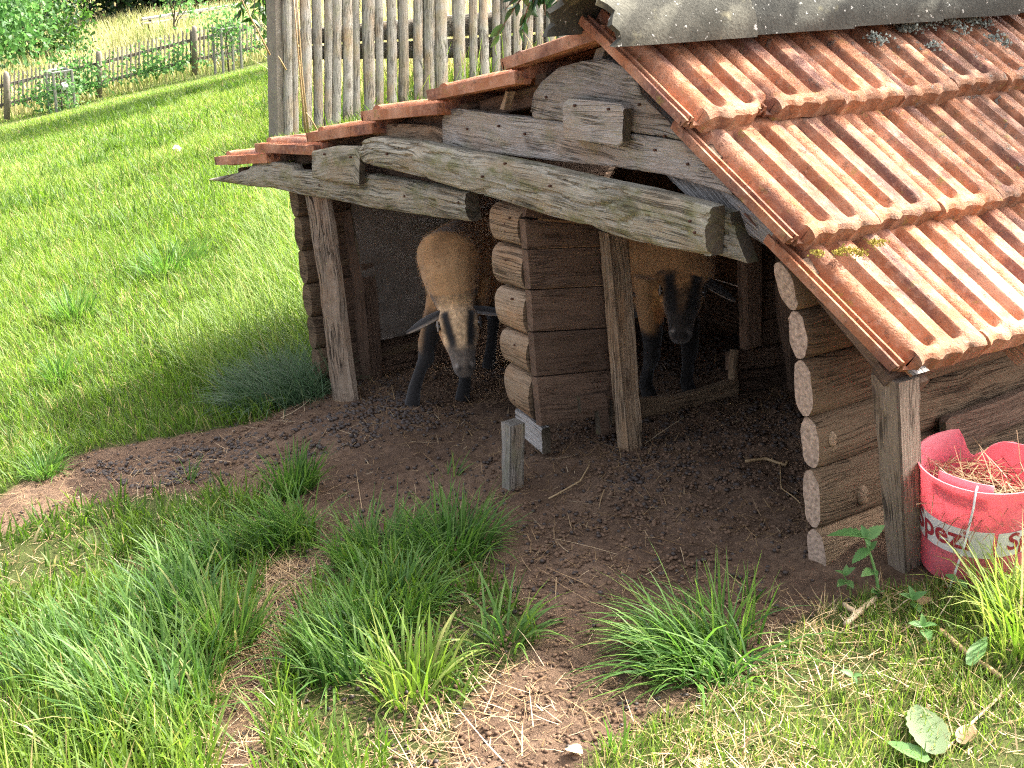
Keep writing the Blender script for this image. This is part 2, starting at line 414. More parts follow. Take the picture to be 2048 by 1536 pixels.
M['leafdark'] = leafy('dark_leaf', [(0, (.010, .028, .010)), (.6, (.022, .06, .018)), (1, (.05, .10, .035))], .35, .3, .5)
M['nettle'] = leafy('nettle_leaf', [(0, (.05, .13, .035)), (.6, (.13, .27, .08)), (1, (.22, .37, .13))], .45, .5)
def plain(name, c, rough=.6, spec=.4, metal=0.0, nscale=60, var=.35, bump=.3):
    m, nt, b = new_mat(name, rough, spec); g = NG(nt)
    v = g.n('ShaderNodeTexCoord').outputs['Object']; n = g.noise(v, nscale, 5, .6)
    g.l(g.ramp(n, [(.3, tuple(x*(1-var) for x in c)), (.7, tuple(min(1, x*(1+var)) for x in c))]), b.inputs['Base Color'])
    b.inputs['Metallic'].default_value = metal
    g.l(g.bump(n, bump, .003), b.inputs['Normal'])
    return m
M['pellet'] = plain('dark_droppings', (.045, .032, .025), .55, .4)
M['clod'] = plain('soil_clods', (.145, .092, .06), .95, .1)
M['nail'] = plain('rusty_nail', (.09, .045, .03), .6, .4, .6)
M['wire'] = plain('white_wire', (.62, .62, .6), .4, .5)
M['galv'] = plain('weathered_wire', (.22, .22, .2), .5, .5, .4)
M['void'] = plain('dark_lining', (.035, .025, .02), .95, .1)
M['bark'] = plain('tree_bark', (.11, .09, .07), .95, .1, nscale=30, var=.6, bump=.8)
M['mossclump'] = plain('yellow_moss', (.27, .22, .045), .95, .1, nscale=120, var=.35, bump=.8)
M['lichen'] = plain('grey_lichen', (.24, .27, .23), .95, .1, nscale=150, var=.4, bump=.8)
M['white'] = plain('white_print', (.62, .58, .56), .5, .4, var=.12)
M['print'] = plain('red_print', (.30, .025, .04), .5, .4, var=.1)
M['petal'] = plain('white_petal', (.8, .8, .76), .6, .3, var=.05)
def panel_mat():
    m, nt, b = new_mat('old_rubber_sheet', .55, .45); g = NG(nt)
    v = g.n('ShaderNodeNewGeometry').outputs['Position']
    n = g.noise(v, 55, 5, .75, .6); n2 = g.noise(v, 7, 3)
    g.l(g.ramp(n2, [(.3, (.15, .125, .10)), (.7, (.24, .20, .165))]), b.inputs['Base Color'])
    g.l(g.bump(n, .5, .006), b.inputs['Normal']); return m
M['panel'] = panel_mat()
def plastic():
    m, nt, b = new_mat('faded_red_plastic', .42, .45); g = NG(nt)
    v = g.n('ShaderNodeTexCoord').outputs['Object']
    n = g.noise(v, 14, 6, .6); n2 = g.noise(v, 90, 4, .7)
    col = g.ramp(n, [(.3, (.64, .13, .17)), (.7, (.75, .24, .28))])
    col = g.mix(g.ramp(n2, [(.56, (0, 0, 0)), (.72, (.7, .7, .7))]), col, (.30, .12, .10))
    col = g.mix(g.ramp(g.noise(g.mapping(v, (1, 1, .3)), 30, 5, .7), [(.5, (0, 0, 0)), (.75, (.6, .6, .6))]), col, (.34, .19, .15))
    sep = g.n('ShaderNodeSeparateXYZ'); g.l(v, sep.inputs[0])
    rim = g.ramp(sep.outputs[2], [(.228, (0, 0, 0)), (.238, (.6, .6, .6))]); col = g.mix(rim, col, (.78, .30, .32))
    g.l(col, b.inputs['Base Color'])
    tr = g.n('ShaderNodeBsdfTranslucent'); tr.inputs[0].default_value = (.95, .36, .40, 1)
    mx = g.n('ShaderNodeMixShader'); mx.inputs[0].default_value = .38
    g.l(b.outputs[0], mx.inputs[1]); g.l(tr.outputs[0], mx.inputs[2]); g.l(mx.outputs[0], nt.nodes['Material Output'].inputs['Surface'])
    return m
M['plastic'] = plastic()
def coat():
    m, nt, b = new_mat('sheep_coat', .8, .2); g = NG(nt)
    a = g.attr('coat').outputs['Vector']; v = g.n('ShaderNodeTexCoord').outputs['Object']
    n = g.noise(v, 240, 3, .7); n2 = g.noise(v, 25, 4, .6)
    k = g.math('ADD', g.math('MULTIPLY', n, .7), g.math('MULTIPLY', n2, .6))
    col = g.mix(1.0, a, g.ramp(k, [(.3, (.5, .5, .5)), (.9, (1.35, 1.35, 1.35))]), 'MULTIPLY')
    g.l(col, b.inputs['Base Color']); b.inputs['Sheen Weight'].default_value = .25
    g.l(g.bump(n, .5, .006), b.inputs['Normal']); return m
M['coat'] = coat()
M['endg'] = plain('cut_end_grain', (.36, .265, .20), .95, .1, nscale=120, var=.5, bump=.9)
M['eye'] = plain('dark_eye', (.02, .014, .01), .12, .6, var=.1, bump=0)
M['hoof'] = plain('black_hoof', (.018, .016, .015), .45, .5, var=.2)

# ------------------------------------------------------------------ ground
LAWN = gpoly([(0, 1000), (60, 945), (180, 905), (300, 880), (430, 862), (520, 845), (580, 815), (640, 775), (650, 690), (640, 560)])
LAWN = [(-60, -40)] + [(-3.4, -1.9)] + LAWN + [(-2.2, .9), (-2.4, 3), (-6, 6), (-60, 60)]
LL = gpoly([(-300, 1150), (0, 1075), (150, 1015), (330, 985), (420, 990), (520, 1000), (610, 1060), (640, 1100), (540, 1140), (500, 1230), (470, 1290), (440, 1400), (430, 1536), (430, 1800), (-500, 1800)])
MID = gpoly([(670, 1120), (760, 1065), (960, 1060), (985, 1160), (1090, 1270), (960, 1380), (900, 1450), (900, 1800), (500, 1800), (535, 1400), (590, 1250), (640, 1180)])
RT = gpoly([(1130, 1620), (1200, 1500), (1320, 1430), (1420, 1400), (1520, 1340), (1570, 1250), (1700, 1200), (1850, 1165), (2048, 1120), (2300, 1150), (2500, 1800), (1100, 1800)])
def turf_mask(x, y):
    return (in_poly(x, y, LAWN) | in_poly(x, y, LL) | in_poly(x, y, MID) | in_poly(x, y, RT))
def axis(lo, hi, step, far_lo, far_hi):
    a = list(np.arange(lo, hi+1e-6, step)); d = step; x = lo
    L = []
    while x > far_lo: d *= 1.16; x -= d; L.append(x)
    R = []; d = step; x = a[-1]
    while x < far_hi: d *= 1.16; x += d; R.append(x)
    return np.array(L[::-1]+a+R)
gx = axis(-2.2, 1.3, .0105, -420, 120); gy = axis(-1.3, .95, .0105, -120, 420)
XX, YY = np.meshgrid(gx, gy, indexing='ij')
tm = turf_mask(XX, YY).astype(float)
ZZ = ground_z(XX, YY)
fineband = np.exp(-(np.clip(np.abs(XX+.4)-1.8, 0, None)**2+np.clip(np.abs(YY+.2)-1.2, 0, None)**2)/.3)
ZZ = ZZ + fineband*(.006*vnoise(XX*34, YY*34, 5)+.004*np.abs(vnoise(XX*60, YY*60, 8)))*(1-.5*tm)
ni, nj = XX.shape
ii, jj = np.meshgrid(np.arange(ni-1), np.arange(nj-1), indexing='ij')
Fq = np.stack([ii*nj+jj, (ii+1)*nj+jj, (ii+1)*nj+jj+1, ii*nj+jj+1], -1).reshape(-1, 4)
# soften turf edge
tms = tm+0; 
for _ in range(2):
    tms[1:-1, 1:-1] = (tms[1:-1, 1:-1]*2+tms[:-2, 1:-1]+tms[2:, 1:-1]+tms[1:-1, :-2]+tms[1:-1, 2:])/6
link('ground', mesh_from('ground', np.stack([XX, YY, ZZ], -1).reshape(-1, 3), Fq, M['soil'], {'turf': tms.ravel()}, True), kind='structure')

# ------------------------------------------------------------------ the shed
shed = empty('animal_shed', (-.3, .5, float(ground_z(-.3, .5))), 'low wooden animal shed with red clay tile roof and log walls', 'shed')
AR = math.radians(35.0); S1, LC = .307, .338
NFR = np.array([0, -1.0, 0])
def tile_mesh(name, mirror=False, L=.405, sd=0.0, chip=0.0):
    # x down the slope (0 top .. L lip), y across, z up from lip plane
    prof = [(-.052, .012), (-.050, .021), (-.045, .021), (-.043, .010), (-.034, .010), (-.032, .022), (-.027, .022), (-.025, .005), (-.006, .003),
            (.001, .022), (.010, .032), (.018, .0355), (.035, .0355), (.041, .031), (.047, .015), (.053, .0085), (.062, .0085), (.068, .014), (.075, .030), (.080, .0355), (.098, .0345), (.117, .0355),
            (.1205, .033), (.1225, .012), (.127, .0075), (.143, .0075), (.148, .013), (.154, .033), (.159, .0375), (.175, .039), (.196, .0375), (.203, .033), (.2050, .024), (.2055, .004)]
    py = np.array([p[0] for p in prof]); pz = np.array([p[1] for p in prof])
    xs = np.array([0, .02, .056, .066, .074, .085, .12, .18, .25, .31, L-.055, L-.044, L-.037, L-.031, L-.026, L-.018, L-.010, L-.004, L])
    nx, ny = len(xs), len(py)
    body = (py > -.001); full = np.where(body, .0345, pz)
    Z = np.zeros((nx, ny))
    for i, x in enumerate(xs):
        dep = np.clip((x-.054)/.024, 0, 1)*np.clip((L-.025-x)/.020, 0, 1); dep = dep*dep*(3-2*dep)
        zz = np.where(body & (py < .204), full+(np.minimum(pz, full)-full)*dep*1.0+(pz-np.minimum(pz, full)), pz)
        zz = np.where(body & (py > .2), pz, zz)
        if x > L-.015: zz = zz-.009*((x-(L-.015))/.015)**2*body
        Z[i] = zz
    xl = np.where(body, 0, -.012)
    V = []; 
    for i, x in enumerate(xs):
        for j in range(ny):
            xx = x+(xl[j] if i >= nx-3 else 0)+(.004*math.sin(j*.9) if i >= nx-2 else 0)
            V.append((xx, py[j], Z[i, j]))
    nb = len(V)
    for i, x in enumerate(xs):
        for j in range(ny):
            xx = x+(xl[j] if i >= nx-3 else 0)-(.004 if i == nx-1 else 0)
            lowest = -.014 if (body[j] and x > L-.05) else min(Z[i, j]-.012, .004)
            if not body[j]: lowest = (Z[i, j]*.25-.010) if mirror else Z[i, j]-.011
            V.append((xx, py[j], lowest))
    F = []; I = lambda i, j: i*ny+j
    for i in range(nx-1):
        for j in range(ny-1):
            F.append((I(i, j), I(i+1, j), I(i+1, j+1), I(i, j+1)))
            F.append((nb+I(i, j), nb+I(i, j+1), nb+I(i+1, j+1), nb+I(i+1, j)))
    for i in range(nx-1):
        F.append((I(i, 0), nb+I(i, 0), nb+I(i+1, 0), I(i+1, 0)))
        F.append((I(i, ny-1), I(i+1, ny-1), nb+I(i+1, ny-1), nb+I(i, ny-1)))
    for j in range(ny-1):
        F.append((I(0, j), I(0, j+1), nb+I(0, j+1), nb+I(0, j)))
        F.append((I(nx-1, j), nb+I(nx-1, j), nb+I(nx-1, j+1), I(nx-1, j+1)))
    V = np.array(V)
    nz = vnoise(V[:, 0]*9+sd, V[:, 1]*14, sd)*.0016+vnoise(V[:, 0]*30, V[:, 1]*60+sd, sd)*.0007
    V[:, 2] += nz; V[:, 0] += np.where(V[:, 0] > L-.03, vnoise(V[:, 1]*40, sd, 3)*.0035, 0)
    if chip:
        cd = np.clip(1-np.hypot(V[:, 0]-L, (V[:, 1]-.2)*.8)/(.035*chip), 0, 1); V[:, 0] -= cd*.03*chip; V[:, 2] -= cd*.012*chip
    if mirror:
        V[:, 1] *= -1; F = [tuple(reversed(f)) for f in F]
    me = mesh_from(name, V, F, M['tile'])
    bm = bmesh.new(); bm.from_mesh(me); bmesh.ops.recalc_face_normals(bm, faces=bm.faces); bm.to_mesh(me); bm.free()
    smooth_by_angle(me, 33)
    return me
TL = .405
tilesR = [tile_mesh('roof_tile', False, sd=q*3.7+1, chip=c_) for q, c_ in enumerate((0, .7, 0, 1.3))]; tileL = tile_mesh('roof_tile', True)
def frame(o, ex, ey):
    ex = np.array(ex, float); ex /= np.linalg.norm(ex); ey = np.array(ey, float); ey = ey-ex*(ey@ex); ey /= np.linalg.norm(ey)
    ez = np.cross(ex, ey)
    return Matrix(((ex[0], ey[0], ez[0], o[0]), (ex[1], ey[1], ez[1], o[1]), (ex[2], ey[2], ez[2], o[2]), (0, 0, 0, 1)))
ROWOFF = [-.011, .012, .028]
def rakepoint(s): return np.array([s*math.cos(AR), 0, -s*math.sin(AR)])
for j in range(3):
    lip = rakepoint(S1+j*LC)                     # top corner of the lip
    up = rakepoint(S1+(j-1)*LC) if j else rakepoint(S1-LC)
    nrm = np.array([math.sin(AR), 0, math.cos(AR)])
    for i in range(7):
        e = np.array([math.cos(AR), 0, -math.sin(AR)])-nrm*.040/LC*1.0     # upper end tucks under the row above
        e = np.array([math.cos(AR), 0, -math.sin(AR)])+nrm*(.043/LC); e /= np.linalg.norm(e)
        ey = np.array([random.gauss(0, .006), 1, random.gauss(0, .008)])
        m = frame((0, 0, 0), e, ey)
        ez = np.array(m.col[2][:3])
        o = lip-e*TL-ez*.0345+np.array([0, ROWOFF[j]+i*.205+random.gauss(0, .0012), random.gauss(0, .0018)])+e*random.gauss(0, .003)
        if j == 0 and i == 1: o = o+ez*.006
        m = frame(o, e, ey)
        link('roof_tile', tilesR[3 if (i, j) in ((0, 0),) else random.choice((0, 0, 1, 2, 2))], shed, mw=m)
# left, shallower slope: lip corners read on the gable plane
LPX = [(993, 120), (846, 182), (715, 224), (606, 267), (504, 287), (424, 314)]
LP = [np.array([-.09, 0, -.012])]+[atY(u, v, -.045)*np.array([1, 0, 1]) for u, v in LPX]
for j in range(6):
    lip, up = LP[j+1], LP[j]
    d = up-lip; dl = np.linalg.norm(d); nn = np.array([-d[2], 0, d[0]])/dl
    if nn[2] < 0: nn = -nn
    tgt = up-nn*.036 if j else up-nn*.01
    e = lip-tgt; e /= np.linalg.norm(e)
    scale_len = TL
    for i in range(7):
        ey = np.array([random.gauss(0, .006), -1, random.gauss(0, .008)])
        m = frame((0, 0, 0), e, ey); ez = np.array(m.col[2][:3])
        o = lip-e*TL-ez*.021+np.array([0, .008+i*.205, 0])+(np.array([0, random.gauss(0, .002), random.gauss(0, .002)]) if i else 0)
        link('roof_tile', tileL, shed, mw=frame(o, e, ey))
# ridge caps: tapered half pipes, each overlapping the next
def ridge_cap(y0, y1, r0, r1, mat, zoff=0., xoff=0.):
    V = []; F = []; na = 22; ny = 14; t = .016
    sd = random.random()*50
    for side in (0, 1):
        for i in range(ny+1):
            f = i/ny; y = y0+(y1-y0)*f; r = r0+(r1-r0)*f
            for k in range(na+1):
                a = math.radians(-4)+math.radians(188)*k/na
                rr = r-(t if side else 0)
                rr = rr+.003*float(vnoise(a*5+sd, y*14, side*9.))
                # pointed-round section that spreads over both slopes
                x = rr*math.cos(a); z = rr*.84*math.sin(a)
                if k in (0, na): pass
                yy = y+(.012*math.sin(k*1.7+sd)*(1 if i in (0,) else 0))
                V.append((x+xoff, yy, z+zoff))
    n = (ny+1)*(na+1); I = lambda s, i, k: s*n+i*(na+1)+k
    for i in range(ny):
        for k in range(na):
            F.append((I(0, i, k), I(0, i, k+1), I(0, i+1, k+1), I(0, i+1, k))); F.append((I(1, i, k), I(1, i+1, k), I(1, i+1, k+1), I(1, i, k+1)))
    for i in range(ny):
        F.append((I(0, i, 0), I(0, i+1, 0), I(1, i+1, 0), I(1, i, 0))); F.append((I(0, i, na), I(1, i, na), I(1, i+1, na), I(0, i+1, na)))
    for k in range(na):
        F.append((I(0, 0, k), I(1, 0, k), I(1, 0, k+1), I(0, 0, k+1))); F.append((I(0, ny, k), I(0, ny, k+1), I(1, ny, k+1), I(1, ny, k)))
    me = mesh_from('ridge_cap', V, F, mat)
    bm = bmesh.new(); bm.from_mesh(me); bmesh.ops.recalc_face_normals(bm, faces=bm.faces); bm.to_mesh(me); bm.free(); smooth_by_angle(me, 45)
    return me
for k, (y0, y1, r0, r1, mt) in enumerate([(-.135, .255, .122, .140, 'cap_pale'), (.225, .575, .114, .141, 'cap_dark'), (.545, .905, .114, .141, 'cap_dark'), (.875, 1.22, .114, .141, 'cap_dark'), (1.19, 1.47, .121, .132, 'cap_dark')]):
    o = link('ridge_cap', ridge_cap(y0, y1, r0, r1, M[mt], -.036, -.028), shed)
    if k == 0: o['label'] = 'pale lichened ridge cap at the gable end'

# timber under the tiles
def straight(a, b, wv, hv, mat, name, parent=shed, div=10, amp=.002):
    a, b, wv, hv = [np.array(q, float) for q in (a, b, wv, hv)]
    c = [a, a+wv, a+wv+hv, a+hv]; d = [b, b+wv, b+wv+hv, b+hv]
    return link(name, rough_box(c+d, mat, name, div, amp), parent)
nR = np.array([math.sin(AR), 0, math.cos(AR)])
def under(s, y, dn): 
    p = rakepoint(s)-nR*dn; return np.array([p[0], y, p[2]])
for s in (.02, .33, .66, .93):
    straight(under(s, -.005, .085), under(s, 1.40, .085), (.035, 0, -.024), nR*.026, M['brown'], 'roof_batten')
for j in range(1, 7):
    p = LP[j]+np.array([.09, 0, -.055])
    straight((p[0], .005, p[2]), (p[0], 1.40, p[2]), (.04, 0, .012), (0, 0, .024), M['brown'], 'roof_batten')
# right bargeboard under the verge, face to the front
bt = [(1196, 150), (1290, 215), (1400, 320), (1480, 405), (1585, 500), (1700, 620), (1836, 748)]
bb = [(1205, 200), (1290, 300), (1375, 385), (1500, 430), (1560, 490), (1690, 640), (1830, 758)]
bb = [(1190, 215), (1270, 290), (1375, 395), (1480, 460), (1562, 512), (1690, 655), (1824, 752)]
link('bargeboard', plank(bt, bb, lambda u, v: atY(u, v, .022), NFR, .035, M['pale'], 'bargeboard', amp=.0012), shed)
straight(under(.03, .06, .16), under(.99, .06, .13), (0, .05, 0), nR*.055, M['brown'], 'rafter')
straight(under(.03, .66, .16), under(1.0, .66, .13), (0, .05, 0), nR*.055, M['brown'], 'rafter')
straight(under(.03, 1.30, .16), under(1.0, 1.30, .13), (0, .05, 0), nR*.055, M['brown'], 'rafter')
straight(under(.90, .40, .115), under(1.005, .40, .105), (0, .05, 0), nR*.05, M['tan'], 'rafter_tail')
straight(under(.90, 1.05, .115), under(1.005, 1.05, .105), (0, .05, 0), nR*.05, M['tan'], 'rafter_tail')
for y in (.045, .68, 1.3):
    straight((-.05, y, -.14), (LP[6][0]+.12, y, LP[6][2]-.06), (0, .05, 0), (0, 0, .05), M['brown'], 'rafter')
# small upright splinter under the left tiles, and apex strut
straight(atY(1000, 218, .0), atY(1010, 182, .0), (.018, 0, 0), (0, .02, 0), M['tan'], 'strut', div=5)
straight(atY(1168, 168, .012), atY(1192, 98, .012), (.035, 0, .01), (0, .03, 0), M['grey'], 'strut', div=6)

# gable boards (each read off its own outline on the front plane, with real thickness)
P0 = lambda y: (lambda u, v: atY(u, v, y))
def gable(top, bot, y, mat, **kw):
    return link('gable_board', plank(top, bot, P0(y), NFR, kw.pop('thick', .03), M[mat], 'gable_board', **kw), shed)
# upper curved board
gable([(1062, 218), (1066, 188), (1085, 160), (1112, 136), (1165, 122), (1205, 117), (1240, 133), (1268, 150), (1282, 192), (1330, 238), (1362, 276)],
      [(1061, 232), (1070, 237), (1090, 239), (1120, 242), (1170, 249), (1215, 256), (1250, 262), (1280, 267), (1310, 271), (1340, 276), (1364, 281)], -.004, 'grey', n=80, m=16, crack=.004, flat=True)
# lower gable board
gable([(884, 236), (892, 219), (915, 217), (960, 225), (1010, 231), (1060, 236), (1125, 245), (1250, 265), (1362, 283), (1405, 322), (1462, 386)],
      [(886, 292), (900, 296), (930, 300), (960, 303), (1010, 309), (1060, 316), (1110, 322), (1235, 335), (1330, 350), (1400, 370), (1466, 391)], -.001, 'grey', n=100, m=16, crack=.004, flat=True)
gable([(738, 250), (760, 247), (800, 248), (840, 250), (870, 254), (888, 262)], [(742, 268), (770, 277), (800, 283), (840, 288), (870, 293), (886, 292)], .006, 'tan', n=40, m=10, bulge=.004)
# long wavy board across the front
gable([(721, 300), (726, 280), (745, 274), (790, 279), (841, 285), (878, 294), (930, 303), (1000, 317), (1054, 328), (1120, 344), (1200, 362), (1280, 378), (1341, 393), (1422, 415)],
      [(721, 306), (728, 327), (760, 335), (805, 345), (844, 355), (890, 369), (927, 380), (960, 389), (1002, 401), (1105, 434), (1184, 453), (1230, 472), (1327, 497), (1418, 513)], -.055, 'moss', n=130, m=22, bulge=.014, crack=.008, thick=.04, amp=.002)
gable([(1405, 412), (1430, 418), (1456, 426)], [(1405, 503), (1440, 512), (1494, 527)], -.012, 'moss', n=24, m=16, thick=.035, crack=.006)
# low left board with the pointed tip
gable([(423, 357), (476, 345), (499, 336), (503, 328), (526, 323), (560, 326), (584, 331), (588, 341), (640, 343), (700, 345), (728, 350), (740, 349), (752, 353), (790, 358), (860, 371), (933, 386)],
      [(424, 361), (503, 373), (547, 377), (575, 383), (605, 391), (640, 396), (673, 401), (710, 409), (742, 416), (770, 419), (800, 424), (830, 429), (861, 434), (890, 437), (915, 440), (942, 443)], -.03, 'moss', n=110, m=16, bulge=.012, crack=.007, thick=.035, amp=.002)
# two square cover plates
gable([(624, 302), (671, 292), (714, 293), (720, 306)], [(624, 356), (655, 361), (690, 366), (718, 370)], -.062, 'moss', n=30, m=12, thick=.018)
gable([(1126, 205), (1136, 198), (1190, 202), (1239, 208), (1247, 218)], [(1127, 276), (1160, 281), (1200, 288), (1234, 294), (1244, 284)], -.038, 'grey', n=36, m=14, thick=.024, flat=True)
# a short brace seen in the gap, dark tie beam behind the boards
straight(atY(930, 408, .03), atY(958, 386, .05), (.02, 0, .015), (0, .03, 0), M['tan'], 'brace', div=4)
straight(atY(730, 345, .04), atY(1480, 480, .04), (0, .05, 0), (0, 0, .05), M['brown'], 'tie_beam')
def nail(u, v, y, r=.0035):
    p = atY(u, v, y); V, F = tube([p+np.array([0, .004, 0]), p+np.array([0, -.003, 0]), p+np.array([0, -.0045, 0])], [r*.8, r, r*.6], 7)
    return link('nail', mesh_from('nail', V, F, M['nail']), shed)
for u, v, y in [(1093, 194, -.005), (1150, 211, -.041), (1217, 218, -.041), (1279, 209, -.006), (1376, 328, -.004), (998, 252, -.003), (1050, 268, -.003), (935, 258, -.003), (965, 353, -.072), (1100, 372, -.071), (1390, 465, -.069), (1380, 442, -.069),
                (649, 308, -.065), (701, 314, -.065), (731, 293, -.06), (918, 405, -.04), (640, 370, -.04), (810, 392, -.04), (1120, 330, -.004), (1310, 300, -.004), (774, 308, -.068), (1010, 327, -.07), (1330, 272, -.006)]:
    nail(u, v, y)
V, F = tube([atY(1493, 431, .02), atY(1490, 428, -.03), atY(1512, 452, -.02)], [.003, .003, .002], 6); link('nail', mesh_from('nail', V, F, M['nail']), shed)

# corner stack of short log pieces at the middle of the front
def stack_piece(tl, tr, br, bl, y=0.0, bulge=.032):
    T = [np.array(atY(*tl, y)), np.array(atY(*tr, y))]; B = [np.array(atY(*bl, y)), np.array(atY(*br, y))]
    na, nb = 14, 10; V = []; G = []; _seed[0] += 1; sd = _seed[0]*3.3
    for i in range(nb+1):
        f = i/nb
        for k in range(na+1):
            a = k/na; t = T[0]*(1-f)+T[1]*f; b = B[0]*(1-f)+B[1]*f
            p = t*(1-a)+b*a
            d = bulge*math.sqrt(max(0, 1-(2*a-1)**2))*(.94 if i in (0, nb) else 1)+.0015*float(vnoise(f*5+sd, a*30, sd))
            p = p+np.array([0, -d, 0]); V.append(p); G.append((f*.13+sd, a*.11, sd))
    n0 = len(V)
    for i in (0, nb):
        f = i/nb
        for a in (0, 1):
            t = (T[0]*(1-f)+T[1]*f)*(1-a)+(B[0]*(1-f)+B[1]*f)*a; V.append(t+np.array([0, .035, 0])); G.append((sd, a, sd))
    I = lambda i, k: i*(na+1)+k; F = []; mi = []
    for i in range(nb):
        for k in range(na): F.append((I(i, k), I(i, k+1), I(i+1, k+1), I(i+1, k))); mi.append(0)
    F += [tuple(I(0, k) for k in range(na, -1, -1))+(n0, n0+1), tuple(I(nb, k) for k in range(na+1))+(n0+3, n0+2)]; mi += [1, 1]
    F += [(I(0, 0), I(nb, 0), n0+2, n0), (I(0, na), n0+1, n0+3, I(nb, na))]; mi += [0, 0]
    me = mesh_from('log_piece', V, F, None, {'gc': np.array(G)}, mats=[M['tan'], M['logw']], mi=mi)
    bm = bmesh.new(); bm.from_mesh(me); bmesh.ops.recalc_face_normals(bm, faces=bm.faces); bm.to_mesh(me); bm.free(); smooth_by_angle(me, 45)
    return link('log_piece', me, shed)
SP = [((995, 404), (1052, 421), (1056, 494), (1000, 480)), ((999, 484), (1060, 504), (1063, 582), (1006, 566)), ((1003, 571), (1063, 588), (1066, 672), (1014, 650)),
      ((1014, 654), (1069, 675), (1072, 748), (1023, 722)), ((1021, 726), (1073, 752), (1077, 842), (1036, 812))]
for q in SP: stack_piece(*q, y=.012)
link('plank', plank([(1030, 818), (1058, 838), (1083, 858)], [(1033, 862), (1058, 886), (1085, 909)], P0(.004), NFR, .028, M['pale'], 'plank', n=20, m=10), shed)
for u, v in [(1011, 448), (1020, 436), (1012, 462), (1012, 520), (1024, 598), (1030, 690), (1030, 800)]: nail(u, v, -.016, .003)

# inner wall: boards on a slightly leaning plane that runs back from the corner stack
IWP = np.array([-.305, 0.0, -1.1]); IWN = np.array([1.0, 0, .13]); IWN /= np.linalg.norm(IWN)
iw = lambda u, v: at_plane(u, v, IWP, IWN)
def iwo(off): return lambda u, v: at_plane(u, v, IWP+IWN*off, IWN)
bl = [(1050, 437, 1214, 452), (1055, 499, 1219, 492), (1062, 580, 1222, 571), (1067, 665, 1226, 656), (1074, 754, 1232, 739), (1084, 854, 1240, 826)]
for k in range(5):
    a, b = bl[k], bl[k+1]
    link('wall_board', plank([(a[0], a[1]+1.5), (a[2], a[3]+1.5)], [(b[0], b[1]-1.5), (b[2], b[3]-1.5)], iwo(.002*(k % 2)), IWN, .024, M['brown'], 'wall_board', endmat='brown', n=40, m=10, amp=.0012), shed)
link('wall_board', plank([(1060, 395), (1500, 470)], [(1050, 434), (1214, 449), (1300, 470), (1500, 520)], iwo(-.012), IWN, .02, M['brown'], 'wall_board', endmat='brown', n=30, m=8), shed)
# leaning post beside the doorway
mt_, mb_ = at_plane(1219, 468, IWP+IWN*.075, IWN), at_plane(1260, 900, IWP+IWN*.10, IWN)
wx_t, wx_b = at_plane(1203, 466, mt_, (0, 1, 0))-mt_, at_plane(1238, 872, mb_, (0, 1, 0))-mb_
dy_t, dy_b = np.array([0, .065, 0]), np.array([0, .050, 0])
mb_ = mb_+np.array([0, 0, -.02])
link('door_post', rough_box([mb_, mb_+dy_b, mb_+dy_b+np.array([-.05, 0, 0]), mb_+np.array([-.05, 0, 0]), mt_, mt_+dy_t, mt_+dy_t+np.array([-.045, 0, 0]), mt_+np.array([-.045, 0, 0])], M['tan'], 'door_post', 18, .0018), shed)
# threshold, door jamb, boards to the right of the doorway
link('threshold', plank([(1225, 800), (1280, 799), (1360, 792), (1420, 777), (1477, 758)], [(1225, 850), (1282, 838), (1360, 820), (1420, 805), (1478, 790)], iwo(.012), IWN, .03, M['logw'], 'threshold', n=40, m=8, amp=.0018), shed)
link('door_jamb', plank([(1488, 455), (1490, 560), (1495, 700)], [(1524, 450), (1526, 560), (1524, 690)], iwo(.02), IWN, .03, M['brown'], 'door_jamb', n=40, m=8), shed)
link('door_jamb', plank([(1470, 700), (1468, 725), (1466, 760)], [(1479, 698), (1478, 725), (1477, 757)], iwo(.035), IWN, .02, M['logw'], 'door_jamb', n=14, m=5), shed)
for a, b in [((1462, 705, 1575, 690), (1462, 742, 1575, 729)), ((1466, 745, 1575, 732), (1466, 787, 1578, 770)), ((1478, 790, 1575, 773), (1478, 822, 1580, 800)), ((1524, 470, 1575, 470), (1524, 560, 1575, 555)), ((1524, 563, 1575, 558), (1524, 640, 1575, 630)), ((1524, 643, 1575, 633), (1524, 692, 1575, 682)), ((1478, 826, 1580, 803), (1478, 850, 1580, 830))]:
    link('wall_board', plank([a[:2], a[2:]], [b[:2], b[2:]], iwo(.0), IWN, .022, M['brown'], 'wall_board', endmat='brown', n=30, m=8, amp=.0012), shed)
# hasp block on the low board and small log stub below
link('block', plank([(1160, 793), (1212, 786)], [(1163, 826), (1216, 819)], iwo(.014), IWN, .014, M['brown'], 'block', n=10, m=6), shed)
link('block', plank([(1198, 822), (1217, 819)], [(1202, 870), (1218, 868)], iwo(.02), IWN, .02, M['brown'], 'block', n=10, m=6), shed)
p_ = atG(1222, 872); V, F = tube([p_+np.array([-.02, -.02, .004]), p_+np.array([.0, .03, .01])], [.013, .012], 10); link('block', mesh_from('block', V, F, M['brown'], {'gc': np.array(V)}), shed)
# round post at the back corner of the porch
a_, b_ = iwo(.06)(1577, 470), iwo(.06)(1604, 800)
V, F = tube([b_*(1-t)+a_*t+np.array([.006*math.sin(t*9), .006*math.sin(t*7), 0]) for t in np.linspace(0, 1, 12)], [.047]*12, 14)
ax = (np.array(V)-b_)@((a_-b_)/np.linalg.norm(a_-b_)); thv = np.arctan2(*(np.array(V)-b_)[:, :2].T)*.05
link('round_post', mesh_from('round_post', V, F, M['brown'], {'gc': np.stack([ax, thv, 0*ax], -1)}, True), shed)

